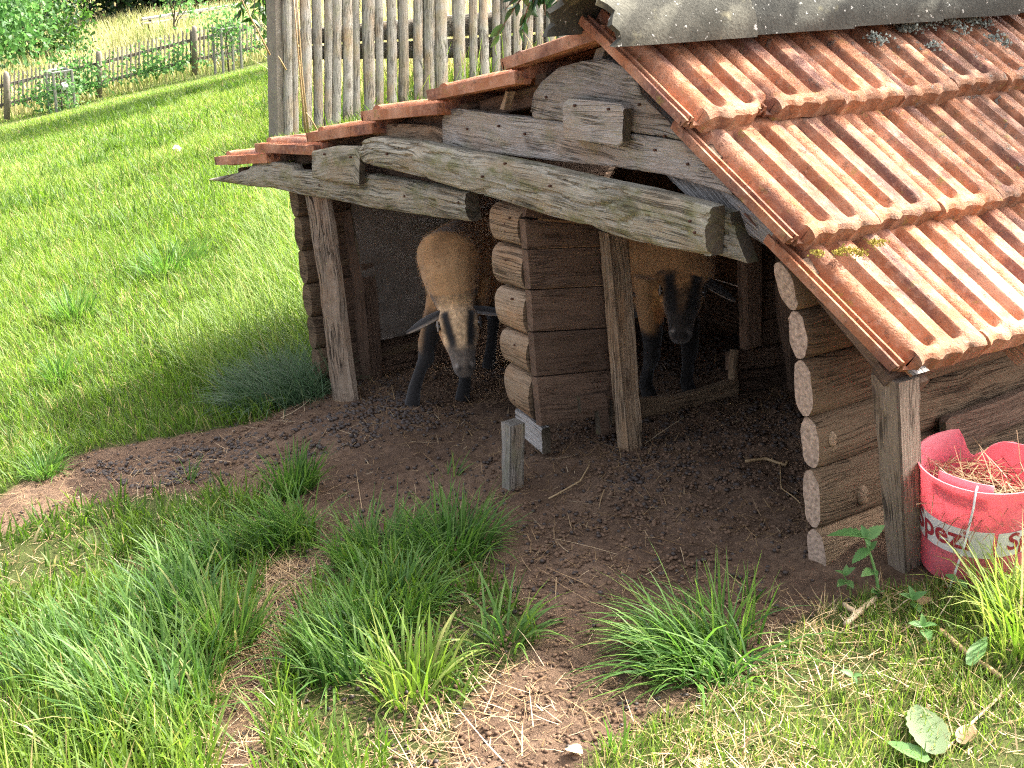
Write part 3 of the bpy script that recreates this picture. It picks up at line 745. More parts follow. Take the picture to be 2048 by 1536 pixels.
# right log wall (double-rounded logs, front ends cut square)
XW = .60
LEAN = .18
def log_beam(zb, zt, y0, y1, x, half=.036, y0top=None, lean=LEAN, name='wall_log'):
    _seed[0] += 1; sd = _seed[0]*2.9; nk, ny = 22, 26; V = []; G = []; F = []; mi = []
    zc, hz = (zb+zt)/2, (zt-zb)/2*.998
    for i in range(ny+1):
        f = i/ny
        for k in range(nk):
            a = 2*math.pi*k/nk
            cz = math.sin(a); cx = math.cos(a)
            zz = zc+hz*np.sign(cz)*abs(cz)**.8*(1-(.03 if i == 0 else 0)); xx = x+half*np.sign(cx)*abs(cx)**.95*(1-(.08 if i == 0 else 0))-lean*(zz-zc)
            st = y0+((y0top-y0)*(cz*.5+.5) if y0top is not None else 0)
            y = st+(y1-st)*f**1.3
            rr = .002*float(vnoise(y*5+sd, a*3, sd))+.001*float(vnoise(y*14, a*9+sd, sd))
            V.append((xx+rr*cx, y+(.003*float(vnoise(cx*5, cz*5, sd)) if i == 0 else 0), zz)); G.append((y+sd, zz, xx))
    for i in range(ny):
        for k in range(nk): F.append((i*nk+k, i*nk+(k+1) % nk, (i+1)*nk+(k+1) % nk, (i+1)*nk+k)); mi.append(0)
    F.append(tuple(range(nk-1, -1, -1))); mi.append(1); F.append(tuple(range(ny*nk, (ny+1)*nk))); mi.append(1)
    me = mesh_from(name, V, F, None, {'gc': np.array(G)}, mats=[M['logw'], M['endg'] if lean == LEAN else M['logw']], mi=mi)
    bm = bmesh.new(); bm.from_mesh(me); bmesh.ops.recalc_face_normals(bm, faces=bm.faces); bm.to_mesh(me); bm.free(); smooth_by_angle(me, 50)
    return link(name, me, shed)
RWP = np.array([.615, 0, -1.08]); RWN = np.array([1.0, 0, LEAN])
rw = lambda u, v: at_plane(u, v, RWP, RWN)
LE = [rw(u, v) for u, v in [(1578, 528), (1611, 626), (1617, 725.6), (1634, 840), (1644, 944.5), (1641, 1067.6), (1662, 1172)]]
for k in range(6):
    zt, zb = LE[k][2], LE[k+1][2]; xc = .615-LEAN*((zt+zb)/2+1.08)-.024
    y_ = (LE[k][1]+LE[k+1][1])/2 if k else LE[k+1][1]-.01
    log_beam(zb, zt-.001, y_, 1.38, xc-.002, .027, y0top=(y_-.03 if k == 0 else None))
# knots on two of the logs
for u, v, a, b_ in [(1664, 878, .012, .017), (1726, 990, .017, .021)]:
    c = rw(u, v)+np.array([.001, 0, 0]); V = []; F = []; G = []
    for r, h in ((1.0, -.002), (.85, .0035), (.45, .0045), (0.0, .004)):
        for k in range(14):
            th = 2*math.pi*k/14; V.append(c+np.array([h-LEAN*b_*r*math.sin(th), a*r*math.cos(th), b_*r*math.sin(th)])); G.append((r*.01, th*.01, 0))
    for q in range(3):
        for k in range(14): F.append((q*14+k, q*14+(k+1) % 14, (q+1)*14+(k+1) % 14, (q+1)*14+k))
    link('knot', mesh_from('knot', V, F, M['tan'], {'gc': np.array(G)}, True), shed)
# loose board fixed on the side wall behind the bucket
xb = lambda u, v: at_plane(u, v, RWP+np.array([.035, 0, 0]), RWN)
link('side_board', plank([(1893, 846), (1900, 836), (1945, 822), (1990, 806), (2060, 778), (2140, 745)], [(1895, 905), (1930, 893), (1990, 868), (2060, 838), (2140, 800), (2160, 795)], xb, (1, 0, 0), .02, M['brown'], 'side_board', n=40, m=10), shed)
# right corner post (square, slightly leaning)
Xp = .775
pt, pb = atX(1797, 750, Xp), atX(1813, 1172, Xp-.02)
pt = pt+np.array([0, 0, min(0, -.612-pt[2])])
pb[2] = min(pb[2], float(ground_z(pb[0], pb[1]))-.02)
def yplane(u, v, p): return at_plane(u, v, p, (0, 1, 0))
lt, lb = yplane(1741, 735, pt), yplane(1778, 1172, pb)
rt_, rb_ = at_plane(1842, 735, pt, (1, 0, 0)), at_plane(1849, 1160, pb, (1, 0, 0))
wl_t, wl_b = np.linalg.norm(lt-pt), np.linalg.norm(lb-pb); dr_t, dr_b = np.linalg.norm(rt_-pt), np.linalg.norm(rb_-pb)
link('corner_post', rough_box([pb, pb+np.array([0, dr_b, 0]), pb+np.array([-wl_b, dr_b, 0]), pb+np.array([-wl_b, 0, 0]),
                               pt, pt+np.array([0, dr_t, 0]), pt+np.array([-wl_t, dr_t, 0]), pt+np.array([-wl_t, 0, 0])], M['post'], 'corner_post', 22, .002), shed)
# left front post, round and leaning; second post inside; left wall of log siding
def pole(uvb, uvt, r, y_b, y_t, mat, name, n=16, wob=.004):
    a, b = atY(*uvb, y_b), atY(*uvt, y_t); _seed[0] += 1; sd = _seed[0]*4.1
    pts = [a*(1-t)+b*t+np.array([wob*float(vnoise(t*5+sd, 1)), wob*float(vnoise(t*5, sd)), 0]) for t in np.linspace(-.04, 1.05, n)]
    V, F = tube(pts, [r*(1-.08*i/n) for i in range(n)], 16)
    L = np.linalg.norm(b-a); d = (b-a)/L; X = np.array(V)
    ang = np.tile(np.arange(16)/16*2*math.pi*r, n)
    Vd = X+0
    c0 = np.repeat(np.array(pts), 16, 0); rad = X-c0
    X = c0+rad*(1+.06*vnoise(np.repeat(np.arange(n), 16)*.9, ang*90, sd))[:, None]
    return link(name, mesh_from(name, X, F, M[mat], {'gc': np.stack([(Vd-a)@d+sd, ang, 0*ang], -1)}, True), shed)
link('front_post', plank([(610, 385), (622, 460), (638, 560), (645, 630), (654, 700), (668, 818)], [(648, 385), (661, 460), (674, 560), (683, 630), (692, 700), (708, 820)], P0(-.012), NFR, .022, M['rough'], 'front_post', n=90, m=16, bulge=.016, amp=.0035, crack=.006), shed)
link('round_post', plank([(674, 420), (690, 500), (704, 590), (712, 690), (722, 770)], [(702, 420), (716, 500), (728, 590), (736, 690), (739, 768)], P0(.17), NFR, .05, M['brown'], 'round_post', n=50, m=12, bulge=.012, amp=.003), shed)
XL = -1.61
for k in range(7):
    zt = -.60-k*.108-.03; 
    o = log_beam(zt-.112, zt, .0+.004*k, 1.38, XL-.0+.012*k, .03, lean=.11)
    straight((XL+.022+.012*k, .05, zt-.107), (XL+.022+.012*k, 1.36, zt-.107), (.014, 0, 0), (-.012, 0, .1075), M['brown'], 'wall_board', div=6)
link('wall_panel', plank([(700, 392), (760, 395), (830, 400), (960, 410)], [(738, 684), (775, 678), (815, 670), (850, 660), (960, 640)], lambda u, v: at_plane(u, v, (XL+.068, 0, -.6), (1, 0, .11)), (1, 0, .11), .006, M['panel'], 'wall_panel', n=50, m=30, amp=.004, bulge=.01), shed)
# back wall and floor joists keep the inside dark
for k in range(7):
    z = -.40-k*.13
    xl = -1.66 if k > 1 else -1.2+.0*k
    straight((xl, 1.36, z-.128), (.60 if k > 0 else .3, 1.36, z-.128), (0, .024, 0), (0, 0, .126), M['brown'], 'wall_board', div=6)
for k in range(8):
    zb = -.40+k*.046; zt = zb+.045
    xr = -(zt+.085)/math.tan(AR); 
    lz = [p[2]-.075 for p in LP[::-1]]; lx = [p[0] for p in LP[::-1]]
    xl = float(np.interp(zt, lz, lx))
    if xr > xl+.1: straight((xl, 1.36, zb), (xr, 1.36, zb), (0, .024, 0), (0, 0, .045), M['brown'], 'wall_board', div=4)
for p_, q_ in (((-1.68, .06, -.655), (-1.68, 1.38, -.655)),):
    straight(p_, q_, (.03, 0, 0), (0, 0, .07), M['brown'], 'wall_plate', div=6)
# yellow moss on the tile joint
def clump(name, pts, mat, r0, parent, n=40, flat=.5):
    V = []; F = []
    for p, r in pts:
        for _ in range(n):
            c = p+RNG.normal(0, r, 3)*np.array([1, 1, flat]); q = r0*RNG.uniform(.5, 1.3)
            b = len(V); th = RNG.uniform(0, 6.28)
            for s in ((1, 0, 0), (-.5, .8, 0), (-.5, -.8, 0), (0, 0, 1.1)):
                V.append(c+q*np.array([s[0]*math.cos(th)-s[1]*math.sin(th), s[0]*math.sin(th)+s[1]*math.cos(th), s[2]]))
            F += [(b, b+1, b+3), (b+1, b+2, b+3), (b+2, b, b+3)]
    return link(name, mesh_from(name, V, F, mat), parent, kind='stuff')
def onroof(u, v, h=0.): return at_plane(u, v, nR*(-.012+h), nR)
clump('moss', [(onroof(u, v), .007) for u, v in [(1678, 506), (1690, 500), (1705, 502), (1720, 507), (1748, 487), (1760, 484), (1634, 508)]], M['mossclump'], .0032, shed, 60)
clump('lichen', [(onroof(u, v), .012) for u, v in [(1818, 55), (1806, 53), (1826, 60), (1748, 73), (1760, 82), (1864, 92), (1948, 38), (1970, 48), (1990, 75), (2010, 88), (1940, 42), (1880, 40), (1850, 50), (1905, 45), (1925, 60)]], M['lichen'], .005, shed, 40)

# ------------------------------------------------------------------ near picket fence (behind the shed, running up the slope)
FX = -6.0
fence = empty('picket_fence', atX(575, 275, FX), 'tall grey weathered picket fence behind the tiled shed roof', 'fence')
def fz(u, v): return atX(u, v, FX)
def half_slat(ub, vb, ut, vt, wpx, x, mat, parent, name='picket'):
    a, b = atX(ub, vb, x), atX(ut, vt, x); sc_ = np.linalg.norm(a-CPOS)/CF
    w_ = wpx*sc_*1.36; _seed[0] += 1; sd = _seed[0]*6.1; n = 9; V = []; G = []; F = []; K = 6
    for i in range(n):
        t = i/(n-1); c = a*(1-t)+b*t; ww = w_*(1+.10*float(vnoise(t*5+sd, 3)))/2; off = w_*.10*float(vnoise(t*3+sd, 8))
        for k in range(K+1):
            th = math.pi*k/K; q = c+np.array([ww*.42*math.sin(th)**.7, -ww*math.cos(th)+off, 0]); V.append(q); G.append((t*np.linalg.norm(b-a)+sd, k*.012, sd))
    I = lambda i, k: i*(K+1)+k
    for i in range(n-1):
        for k in range(K): F.append((I(i, k), I(i, k+1), I(i+1, k+1), I(i+1, k)))
        F.append((I(i, K), I(i, 0), I(i+1, 0), I(i+1, K)))
    F.append(tuple(I(n-1, k) for k in range(K+1))); F.append(tuple(I(0, k) for k in range(K, -1, -1)))
    me = mesh_from(name, V, F, mat, {'gc': np.array(G)})
    bm = bmesh.new(); bm.from_mesh(me); bmesh.ops.recalc_face_normals(bm, faces=bm.faces); bm.to_mesh(me); bm.free()
    smooth_by_angle(me, 40)
    return link(name, me, parent)
slx = [610, 632, 653, 671, 692, 711, 736, 757, 780, 805, 833, 856, 880, 915, 944, 967, 992, 1012, 1034, 1056, 1078, 1100, 1124, 1148, 1172, 1196]
slw = [17, 15, 14, 16, 16, 14, 20, 14, 17, 18, 15, 20, 22, 22, 15, 16, 15, 18, 15, 17, 15, 17, 16, 17, 16, 16]
for x, w_ in zip(slx, slw):
    half_slat(x+3+random.uniform(-2, 2), 285-(x-575)*.05, x+random.uniform(-2, 2), -75, w_, FX+.03, M['fence'], fence)
for a, b in [((590, 60, 1230, 2), (590, 90, 1230, 56)), ((590, 95, 1230, 62), (590, 120, 1230, 112))]:
    link('fence_rail', plank([(a[0], a[1]), (a[2], a[3])], [(b[0], b[1]), (b[2], b[3])], lambda u, v: atX(u, v, FX-.02), (1, 0, 0), .04, M['fence'], 'fence_rail', n=60, m=8, bulge=.01, amp=.004), fence)
def square_post(ub, vb, ut, vt, wpx, X, mat, name, parent, depth=.12):
    a, b = atX(ub, vb, X), atX(ut, vt, X); s_ = np.linalg.norm(a-CPOS)/CF*wpx/.6/1.25
    d = np.array([0, s_, 0]); e = np.array([-depth, 0, 0])
    a = a-np.array([0, 0, .15])
    return link(name, rough_box([a, a+d, a+d+e, a+e, b, b+d, b+d+e, b+e], mat, name, 14, .003), parent)
square_post(553, 282, 547, -80, 25, FX+.05, M['post_conc'], 'fence_post', fence)
half_slat(577, 285, 570, -75, 15, FX+.06, M['fence'], fence)
half_slat(590, 285, 588, -75, 11, FX+.03, M['fence'], fence)

# dark post / young tree stem behind the far end of the roof
def tree(name, base, h, r, label, cat='tree', lean=(0, 0), leaf_pts=None, mat='leafdark', limbs=5, crown_c=None, crown_r=None, nleaf=1500, leaf=.06, seed=1, group=None, tones=(0, 1), drop=.5, wide=.27, spread=2.1, per=28, cl_pts=None):
    rg = np.random.default_rng(seed)
    t = empty(name, base, label, cat, group)
    base = np.array(base, float); top = base+np.array([lean[0], lean[1], h])
    V = []; F = []
    def add(P, R, s=8):
        nonlocal V, F
        v, f = tube(P, R, s); b = len(V); V += v; F += [tuple(i+b for i in q) for q in f]
    n = 8
    P = [base*(1-k/n)+top*k/n+np.r_[rg.normal(0, r*.5, 2), 0]-np.array([0, 0, .3 if k == 0 else 0]) for k in range(n+1)]
    add(P, [r*(1.25 if k == 0 else 1)*(1-.45*k/n) for k in range(n+1)], 10)
    cc = np.array(crown_c if crown_c is not None else top, float); cr = np.array(crown_r if crown_r is not None else (1, 1, 1), float)
    ends = []
    for k in range(limbs):
        s = P[min(n, 4+k % 5)]; d = rg.normal(0, 1, 3); d /= np.linalg.norm(d); e = cc+d*cr*.75
        m_ = (s+e)/2+rg.normal(0, .08, 3)*cr
        add([s, (s+m_)/2+rg.normal(0, .03, 3), m_, e], [r*.5, r*.38, r*.26, r*.08], 6); ends += [m_, e]
    link('trunk', mesh_from('trunk', V, F, M['bark'], None, True), t)
    # crown: leaf clusters along twigs, uneven, open
    nc = max(8, nleaf//per); cl = []
    if cl_pts is not None: cl = list(cl_pts); nc = len(cl)
    while len(cl) < nc:
        d = rg.normal(0, 1, 3); d /= np.linalg.norm(d); q = cc+d*cr*rg.uniform(.35, 1.0)**.6
        if vnoise(*(q*1.3+seed*3.1)) > -.15: cl.append(q)
    cl = np.array(cl); per = nleaf//nc
    C = np.repeat(cl, per, 0)+rg.normal(0, 1, (nc*per, 3))*leaf*spread
    leaf_cards(t, C, leaf, mat, rg, np.repeat(rg.uniform(tones[0], tones[1], nc), per), drop, wide=wide)
    return t
def leaf_cards(parent, C, leaf, mat, rg, tone, drop=.5, name='crown', kind=None, wide=.27):
    N = len(C)
    ax = rg.normal(0, 1, (N, 3)); ax[:, 2] -= drop*1.2; ax /= np.linalg.norm(ax, axis=1)[:, None]
    sd_ = np.cross(ax, rg.normal(0, 1, (N, 3))); sd_ /= np.linalg.norm(sd_, axis=1)[:, None]+1e-9
    nn = np.cross(ax, sd_); L = leaf*rg.uniform(.7, 1.25, N)[:, None]; W = L*rg.uniform(.8, 1.2, N)[:, None]*wide
    V = np.stack([C, C+ax*L*.45+sd_*W+nn*L*.06, C+ax*L+nn*L*-.08, C+ax*L*.45-sd_*W+nn*L*.06], 1)
    idx = np.arange(N)*4
    F = np.concatenate([np.stack([idx, idx+1, idx+2], -1), np.stack([idx, idx+2, idx+3], -1)])
    tn = np.repeat(np.clip(tone+rg.normal(0, .12, N), 0, 1), 4)
    return link(name, mesh_from(name, V.reshape(-1, 3), F, M[mat], {'tone': tn}), parent, kind=kind)

# trunk seen behind the far end of the roof; its crown hangs over the roof and dapples it
tb = atY(1996, 60, 2.3); gb = ground_z(tb[0], tb[1])
sv = np.array(SUN); pcl = []
rgp = np.random.default_rng(12)
while len(pcl) < 205:                     # unseen crown shaped for the roof's dapples: clusters set sunward, sparser towards near eave
    q, y = rgp.uniform(-.35, 1.05), rgp.uniform(-.15, 1.7)
    ss = lambda e0, e1, x: min(1, max(0, (x-e0)/(e1-e0)))
    pr = (.55+.35*ss(.1, .7, y) if q < .34 else .75*ss(.25, .95, y) if q < .66 else .5*ss(.75, 1.35, y))
    if rgp.uniform() > pr or vnoise(q*7, y*7, 2) < -.35: continue
    p_ = np.array([q*math.cos(AR), y, -abs(q)*math.sin(AR)])+sv*rgp.uniform(1.15, 2.1); pcl.append(p_)
tree('plum_tree', (tb[0]+.02, tb[1], gb), 2.6, .036, 'slim grey plum tree stem behind the far end of the roof', lean=(-.3, -.3), crown_c=(.4, 1.9, .95), crown_r=(.5, .8, .3), nleaf=205*9, leaf=.085, seed=5, limbs=12, wide=.40, spread=.55, per=9, cl_pts=pcl)

# ------------------------------------------------------------------ far picket fence at the foot of the lawn
FFX = -31.0
def ffG(u, v): return atX(u, v, FFX)
far = empty('far_fence', ffG(200, 170), 'low brown picket fence along the far edge of the lawn', 'fence')
def interp(u, tab): return float(np.interp(u, [t[0] for t in tab], [t[1] for t in tab]))
FB = [(-120, 240), (30, 212), (200, 172), (385, 128), (560, 92), (640, 78)]
FT = [(-120, 175), (20, 146), (190, 107), (385, 57), (560, 20), (640, 6)]
for x in np.arange(-100, 640, 8.6):
    x = float(x)+random.uniform(-1, 1)
    b, t = interp(x, FB), interp(x, FT)+random.uniform(0, 4)
    p, q = ffG(x, b), ffG(x, t); s_ = np.linalg.norm(p-CPOS)/CF; hw = 1.35*s_
    V = [p+np.array([.02, -hw, 0]), p+np.array([.02, hw, 0]), q+np.array([.02, hw, -.03]), q+np.array([.02, 0, .03]), q+np.array([.02, -hw, -.03])]
    V += [v-np.array([.03, 0, 0]) for v in V]
    F = [(0, 1, 2, 3, 4), (9, 8, 7, 6, 5)]+[(i, (i+1) % 5, (i+1) % 5+5, i+5) for i in range(5)]
    link('picket', mesh_from('picket', V, F, M['fence'], {'gc': np.array([(k*.3, v[1], 0) for k, v in enumerate(V)])}), far)
for frac, hp in ((.33, 6.5), (.9, 6)):
    top = []; bot = []
    for u in np.linspace(-110, 640, 40):
        y = interp(u, FT)*(1-frac)+interp(u, FB)*frac; top.append((u, y-hp/2)); bot.append((u, y+hp/2))
    link('fence_rail', plank(top, bot, ffG, (1, 0, 0), .06, M['fence'], 'fence_rail', n=60, m=4, amp=.01), far)
for u in (9, 194, 385, 575):
    b, t = interp(u, FB)+4, interp(u, FT)-3
    p, q = ffG(u, b), ffG(u, t); s_ = np.linalg.norm(p-CPOS)/CF; r = 6.0*s_
    V, F = tube([p-np.array([0, 0, .2])+np.array([.1, 0, 0]), q+np.array([.1, 0, -.08]), q+np.array([.1, 0, .0]), q+np.array([.1, 0, .04])], [r, r, r*.8, r*.3], 8)
    link('fence_post', mesh_from('fence_post', V, F, M['post_conc'], None, True), far)

# two wire guards round saplings in front of the far fence
for (u0, u1, v0, v1), lab in [((72, 108, 132, 206), 'left'), ((398, 434, 48, 124), 'right')]:
    s_ = None
    a, b = ffG(u0, v1)+np.array([.9, 0, 0]), ffG(u1, v1-6)+np.array([.9, 0, 0])
    h = np.linalg.norm(ffG(u0, v0)-ffG(u0, v1)); d = np.array([.45, 0, 0])
    lbl = 'square wire sapling guard beside a post with a white tag' if lab == 'left' else 'wire sapling guard with a bush in it, higher up the far fence'
    g_ = empty('tree_guard', a, lbl, 'tree guard', 'sapling guards at the far fence')
    for c in (a, b, a+d, b+d):
        V, F = tube([c-np.array([0, 0, .2]), c+np.array([0, 0, h])], .035, 6); link('stake', mesh_from('stake', V, F, M['galv']), g_)
    for z in (h*.98,):
        for p, q in ((a, b), (b, b+d), (b+d, a+d), (a+d, a)):
            V, F = tube([p+np.array([0, 0, z]), q+np.array([0, 0, z])], .025, 5); link('rail', mesh_from('rail', V, F, M['galv']), g_)
    V = []; F = []
    for p, q in ((a, b), (b, b+d), (b+d, a+d), (a+d, a)):
        for k in range(1, 9):
            v, f = tube([p+np.array([0, 0, h*k/9]), q+np.array([0, 0, h*k/9])], .004, 3, False); bb_ = len(V); V += v; F += [tuple(i+bb_ for i in z) for z in f]
    o = link('wire_mesh', mesh_from('wire_mesh', V, F, M['galv']), g_); o['kind'] = 'stuff'
    c = (a+b+d)/2
    tree('sapling', c, h*1.1, .02, 'young leafy sapling inside the '+('lower' if lab == 'left' else 'upper')+' wire guard', cat='sapling', crown_c=c+np.array([0, 0, h*(.55 if lab == 'left' else 1.15)]), crown_r=(.25, .3, h*.55), nleaf=500, leaf=.11, mat='nettle', seed=31 if lab == 'left' else 32, limbs=4, group='guarded saplings')
tg = ffG(93, 164)+np.array([1.0, 0, 0]); V, F = tube([tg, tg+np.array([0, .12, .02])], .09, 8)
link('tag', mesh_from('tag', V, F, M['petal']), None, 'small white tag hanging in the wire sapling guard', 'tag')

# wooden rail barrier beyond the far fence
RX = -46.0
bar = empty('rail_barrier', atX(375, 32, RX), 'pale wooden rail barrier in front of the dark wood', 'barrier')
for a, b in [((285, 36, 500, 4), (285, 42, 500, 9)), ((285, 46, 500, 14), (285, 50, 500, 17))]:
    link('rail', plank([(a[0], a[1]), (a[2], a[3])], [(b[0], b[1]), (b[2], b[3])], lambda u, v: atX(u, v, RX), (1, 0, 0), .1, M['pale'], 'rail', n=20, m=5, amp=.01), bar)
for u in (300, 400, 480):
    v0 = 36-(u-285)*.149
    p, q = atX(u, v0+28, RX-.15), atX(u, v0, RX-.15); V, F = tube([p, q], .07, 7); link('barrier_post', mesh_from('barrier_post', V, F, M['bark']), bar)

# bushes and trees behind
tree('cherry_tree', (-40, 6.0, float(ground_z(-40, 6.0))), 3.4, .16, 'big leafy cherry tree drooping over the meadow at the far left', crown_c=(-38.5, 8.6, -3.2), crown_r=(2.2, 3.6, 1.7), nleaf=9000, leaf=.21, mat='nettle', seed=3, limbs=9, tones=(0, .85), drop=.8)
tree('round_bush', (-43, 12.6, float(ground_z(-43, 12.6))), 1.6, .08, 'round green bush standing at the end of the wooden rail', cat='bush', crown_c=(-42.5, 13.2, -4.3), crown_r=(1.2, 1.4, 1.1), nleaf=3000, leaf=.16, mat='leaf', seed=4)
tree('young_tree', (-41, 16.9, float(ground_z(-41, 16.9))), 1.2, .04, 'small pale leafy tree before the wooden rail', cat='tree', crown_c=(-41, 17.2, -3.0), crown_r=(.7, .8, .9), nleaf=900, leaf=.14, mat='nettle', seed=6)
for k, (u, v, X, rr, lab) in enumerate([(362, 6, -54, .3, 'thick grey trunk in the dark wood behind the rail'), (305, 8, -53, .2, 'dark tree in the wood behind the round bush'), (425, -4, -53.5, .2, 'dark tree in the wood right of the thick trunk'), (490, -12, -53, .2, 'dark tree in the wood above the far end of the rail'), (235, 5, -54, .2, 'tall dark tree behind the drooping cherry tree'), (545, -22, -55, .2, 'dark tree in the wood just left of the concrete post')]):
    c_ = atX(u, v, X); g0 = float(ground_z(c_[0], c_[1]))
    tree('forest_tree', (c_[0]+(1.2 if k == 0 else 0), c_[1], g0), 7 if k else 9, rr, lab, crown_c=(c_[0], c_[1], max(c_[2], g0+1.9)+(1.8 if k == 0 else .6)), crown_r=(1.6, 1.9, 2.2), nleaf=3600, leaf=.30, mat='leafdark', seed=40+k, limbs=6, tones=(0, .6), group='trees of the dark wood')
for x, y in [(-12.9, 7.0), (-13.9, 8.3), (-14.9, 9.7), (-15.9, 11.1), (-16.8, 12.5)]:  # tree row added, crowns out of frame, to cast shade bands on the lawn
    g0 = float(ground_z(x, y)); tree('lawn_shade_tree', (x, y, g0), 5.0, .05, 'slim tree added behind the near picket fence to cast shade on the lawn', crown_c=(x, y, g0+5.0), crown_r=(.85, 1.0, .5), nleaf=1700, leaf=.22, wide=.4, seed=60+int(y*3), limbs=4, group='trees added behind the picket fence to shade the lawn')
# a hazel hangs into view left of the fence post, and a leafy twig over the fence
def twig(name, label, anchor, ends, leaf, mat, n, seed, cat='branch', r=.006):
    rg = np.random.default_rng(seed); t = empty(name, anchor, label, cat); V = []; F = []; C = []
    L = []
    for e in ends:
        e = np.array(e, float); a = np.array(anchor, float); m_ = (a+e)/2+np.array([0, 0, .10*np.linalg.norm(e-a)])
        pts = [a*(1-s)**2+2*m_*s*(1-s)+e*s*s for s in np.linspace(0, 1, 9)]
        v, f = tube(pts, [r*(1-.75*k/8) for k in range(9)], 5); b = len(V); V += v; F += [tuple(i+b for i in q) for q in f]
        for k in range(n):
            s = rg.uniform(.25, 1)**.8; j = min(7, int(s*8)); C.append((pts[j]*(1-(s*8-j))+pts[j+1]*(s*8-j), (pts[j+1]-pts[j])))
    link('stem', mesh_from('stem', V, F, M['bark'], None, True), t)
    for c, d in C:
        d = d/np.linalg.norm(d); ax = d*.5+rg.normal(0, .55, 3)+np.array([0, 0, -.45]); ax /= np.linalg.norm(ax)
        leaf_mesh('leaf', c, ax, leaf*rg.uniform(.7, 1.15), .40, M[mat], t, rg)
    return t
def leaf_mesh(name, c, ax, L, wr, mat, parent, rg, teeth=0.0, tone=None, label=None, cat=None, up=None, curl=.18):
    sd_ = np.cross(ax, rg.normal(0, 1, 3) if up is None else up); sd_ /= np.linalg.norm(sd_)+1e-9; nn = np.cross(sd_, ax)
    n = 9 if not teeth else 15; V = []; F = []; T = []
    tn = rg.uniform(.2, 1) if tone is None else tone
    for i in range(n):
        s = i/(n-1); wv = wr*L*.5*math.sin(math.pi*min(1, s*.93+.07)**.8)**.9 if s < 1 else 0
        if teeth and i % 2: wv *= 1-teeth
        bend = -curl*L*s*s
        cen = c+ax*L*s+nn*bend
        V += [cen+sd_*wv+nn*wv*.3, cen, cen-sd_*wv+nn*wv*.3]; T += [tn, max(0, tn-.12), tn]
    for i in range(n-1):
        for k in (0, 1): F.append((i*3+k, i*3+k+1, i*3+k+4, i*3+k+3))
    return link(name, mesh_from(name, V, F, mat, {'tone': np.array(T)}, True), parent, label, cat)
an = atY(1090, -60, 1.15)
twig('plum_branch', 'dark glossy leafy twig hanging in front of the picket fence by the roof ridge', an, [atY(995, 70, 1.05), atY(1055, 45, 1.1), atY(1040, 60, 1.15), atY(1010, 20, 1.0), atY(1090, 30, 1.15), atY(1120, 18, 1.2)], .066, 'leafdark', 7, 8)
an = atX(520, -60, -8.5)
twig('hazel_branch', 'green leafy branch hanging just left of the concrete fence post', an, [atX(480, 10, -8.5), atX(505, 40, -8.4), atX(530, 62, -8.5), atX(545, 85, -8.4), atX(520, 30, -8.6), atX(475, 35, -8.4)], .10, 'leaf', 13, 9, r=.009)

# ------------------------------------------------------------------ bucket
bc = atZ(1958, 916, 0)  # placeholder direction, refined below
bb0 = atX(1962, 1150, .86)
gz = float(ground_z(bb0[0], bb0[1]))
R0, R1, BH = .103, .127, .238
bk = empty('bucket', (0, 0, 0), 'broken red plastic bucket holding old hay beside the corner post', 'bucket')
def bucket_shell():
    na, nh = 96, 22; V = []; F = []
    keep = {}
    def top(a):   # height of the wall left standing at angle a (broken rim); a=0 faces the camera's right
        d = math.degrees(a) % 360
        # angles measured in bucket space: 270 = towards viewer
        return float(np.interp(d, [0, 20, 45, 62, 76, 86, 94, 101, 107, 111, 115, 150, 180, 360], [1, 1, .985, .95, .93, .87, .80, .76, .80, .90, 1, 1, 1, 1]))
    for side in (0, 1):
        for i in range(nh+1):
            for k in range(na):
                a = 2*math.pi*k/na; f = i/nh; tp = top(a); h = BH*f*tp
                r = R0+(R1-R0)*h/BH
                if tp > .99:
                    if f > .965: r += .0065
                    elif f > .93: r += .005*(f-.93)/.035
                elif not side: r += .002*math.sin(a*23)*f
                if side: r -= .0035
                V.append((r*math.cos(a), r*math.sin(a), h if i else (.004 if side else 0)))
    n = (nh+1)*na; I = lambda s, i, k: s*n+i*na+k % na
    for i in range(nh):
        for k in range(na):
            F.append((I(0, i, k), I(0, i, k+1), I(0, i+1, k+1), I(0, i+1, k))); F.append((I(1, i, k), I(1, i+1, k), I(1, i+1, k+1), I(1, i, k+1)))
    for k in range(na): F.append((I(0, nh, k), I(0, nh, k+1), I(1, nh, k+1), I(1, nh, k)))
    F.append(tuple(I(0, 0, k) for k in range(na-1, -1, -1))); F.append(tuple(I(1, 0, k) for k in range(na)))
    me = mesh_from('bucket_wall', V, F, M['plastic']); smooth_by_angle(me, 50); return me
Mb = Matrix.Identity(4)
bw = link('bucket_wall', bucket_shell(), bk)
# broken strip folded inwards at the front rim
V = []; F = []
for k in range(13):
    a = math.radians(222+k*5.0); r = R1-.016-.006*math.sin(k/12*math.pi)
    for z in (BH-.030, BH+.004): V.append((r*math.cos(a), r*math.sin(a), z))
    for z in (BH-.030, BH+.004): V.append(((r-.003)*math.cos(a), (r-.003)*math.sin(a), z))
for k in range(12):
    b = k*4; F += [(b, b+4, b+5, b+1), (b+2, b+3, b+7, b+6), (b+1, b+5, b+7, b+3), (b, b+2, b+6, b+4)]
F += [(0, 1, 3, 2), (48, 50, 51, 49)]
link('broken_flap', mesh_from('broken_flap', V, F, M['plastic'], None, True), bk)
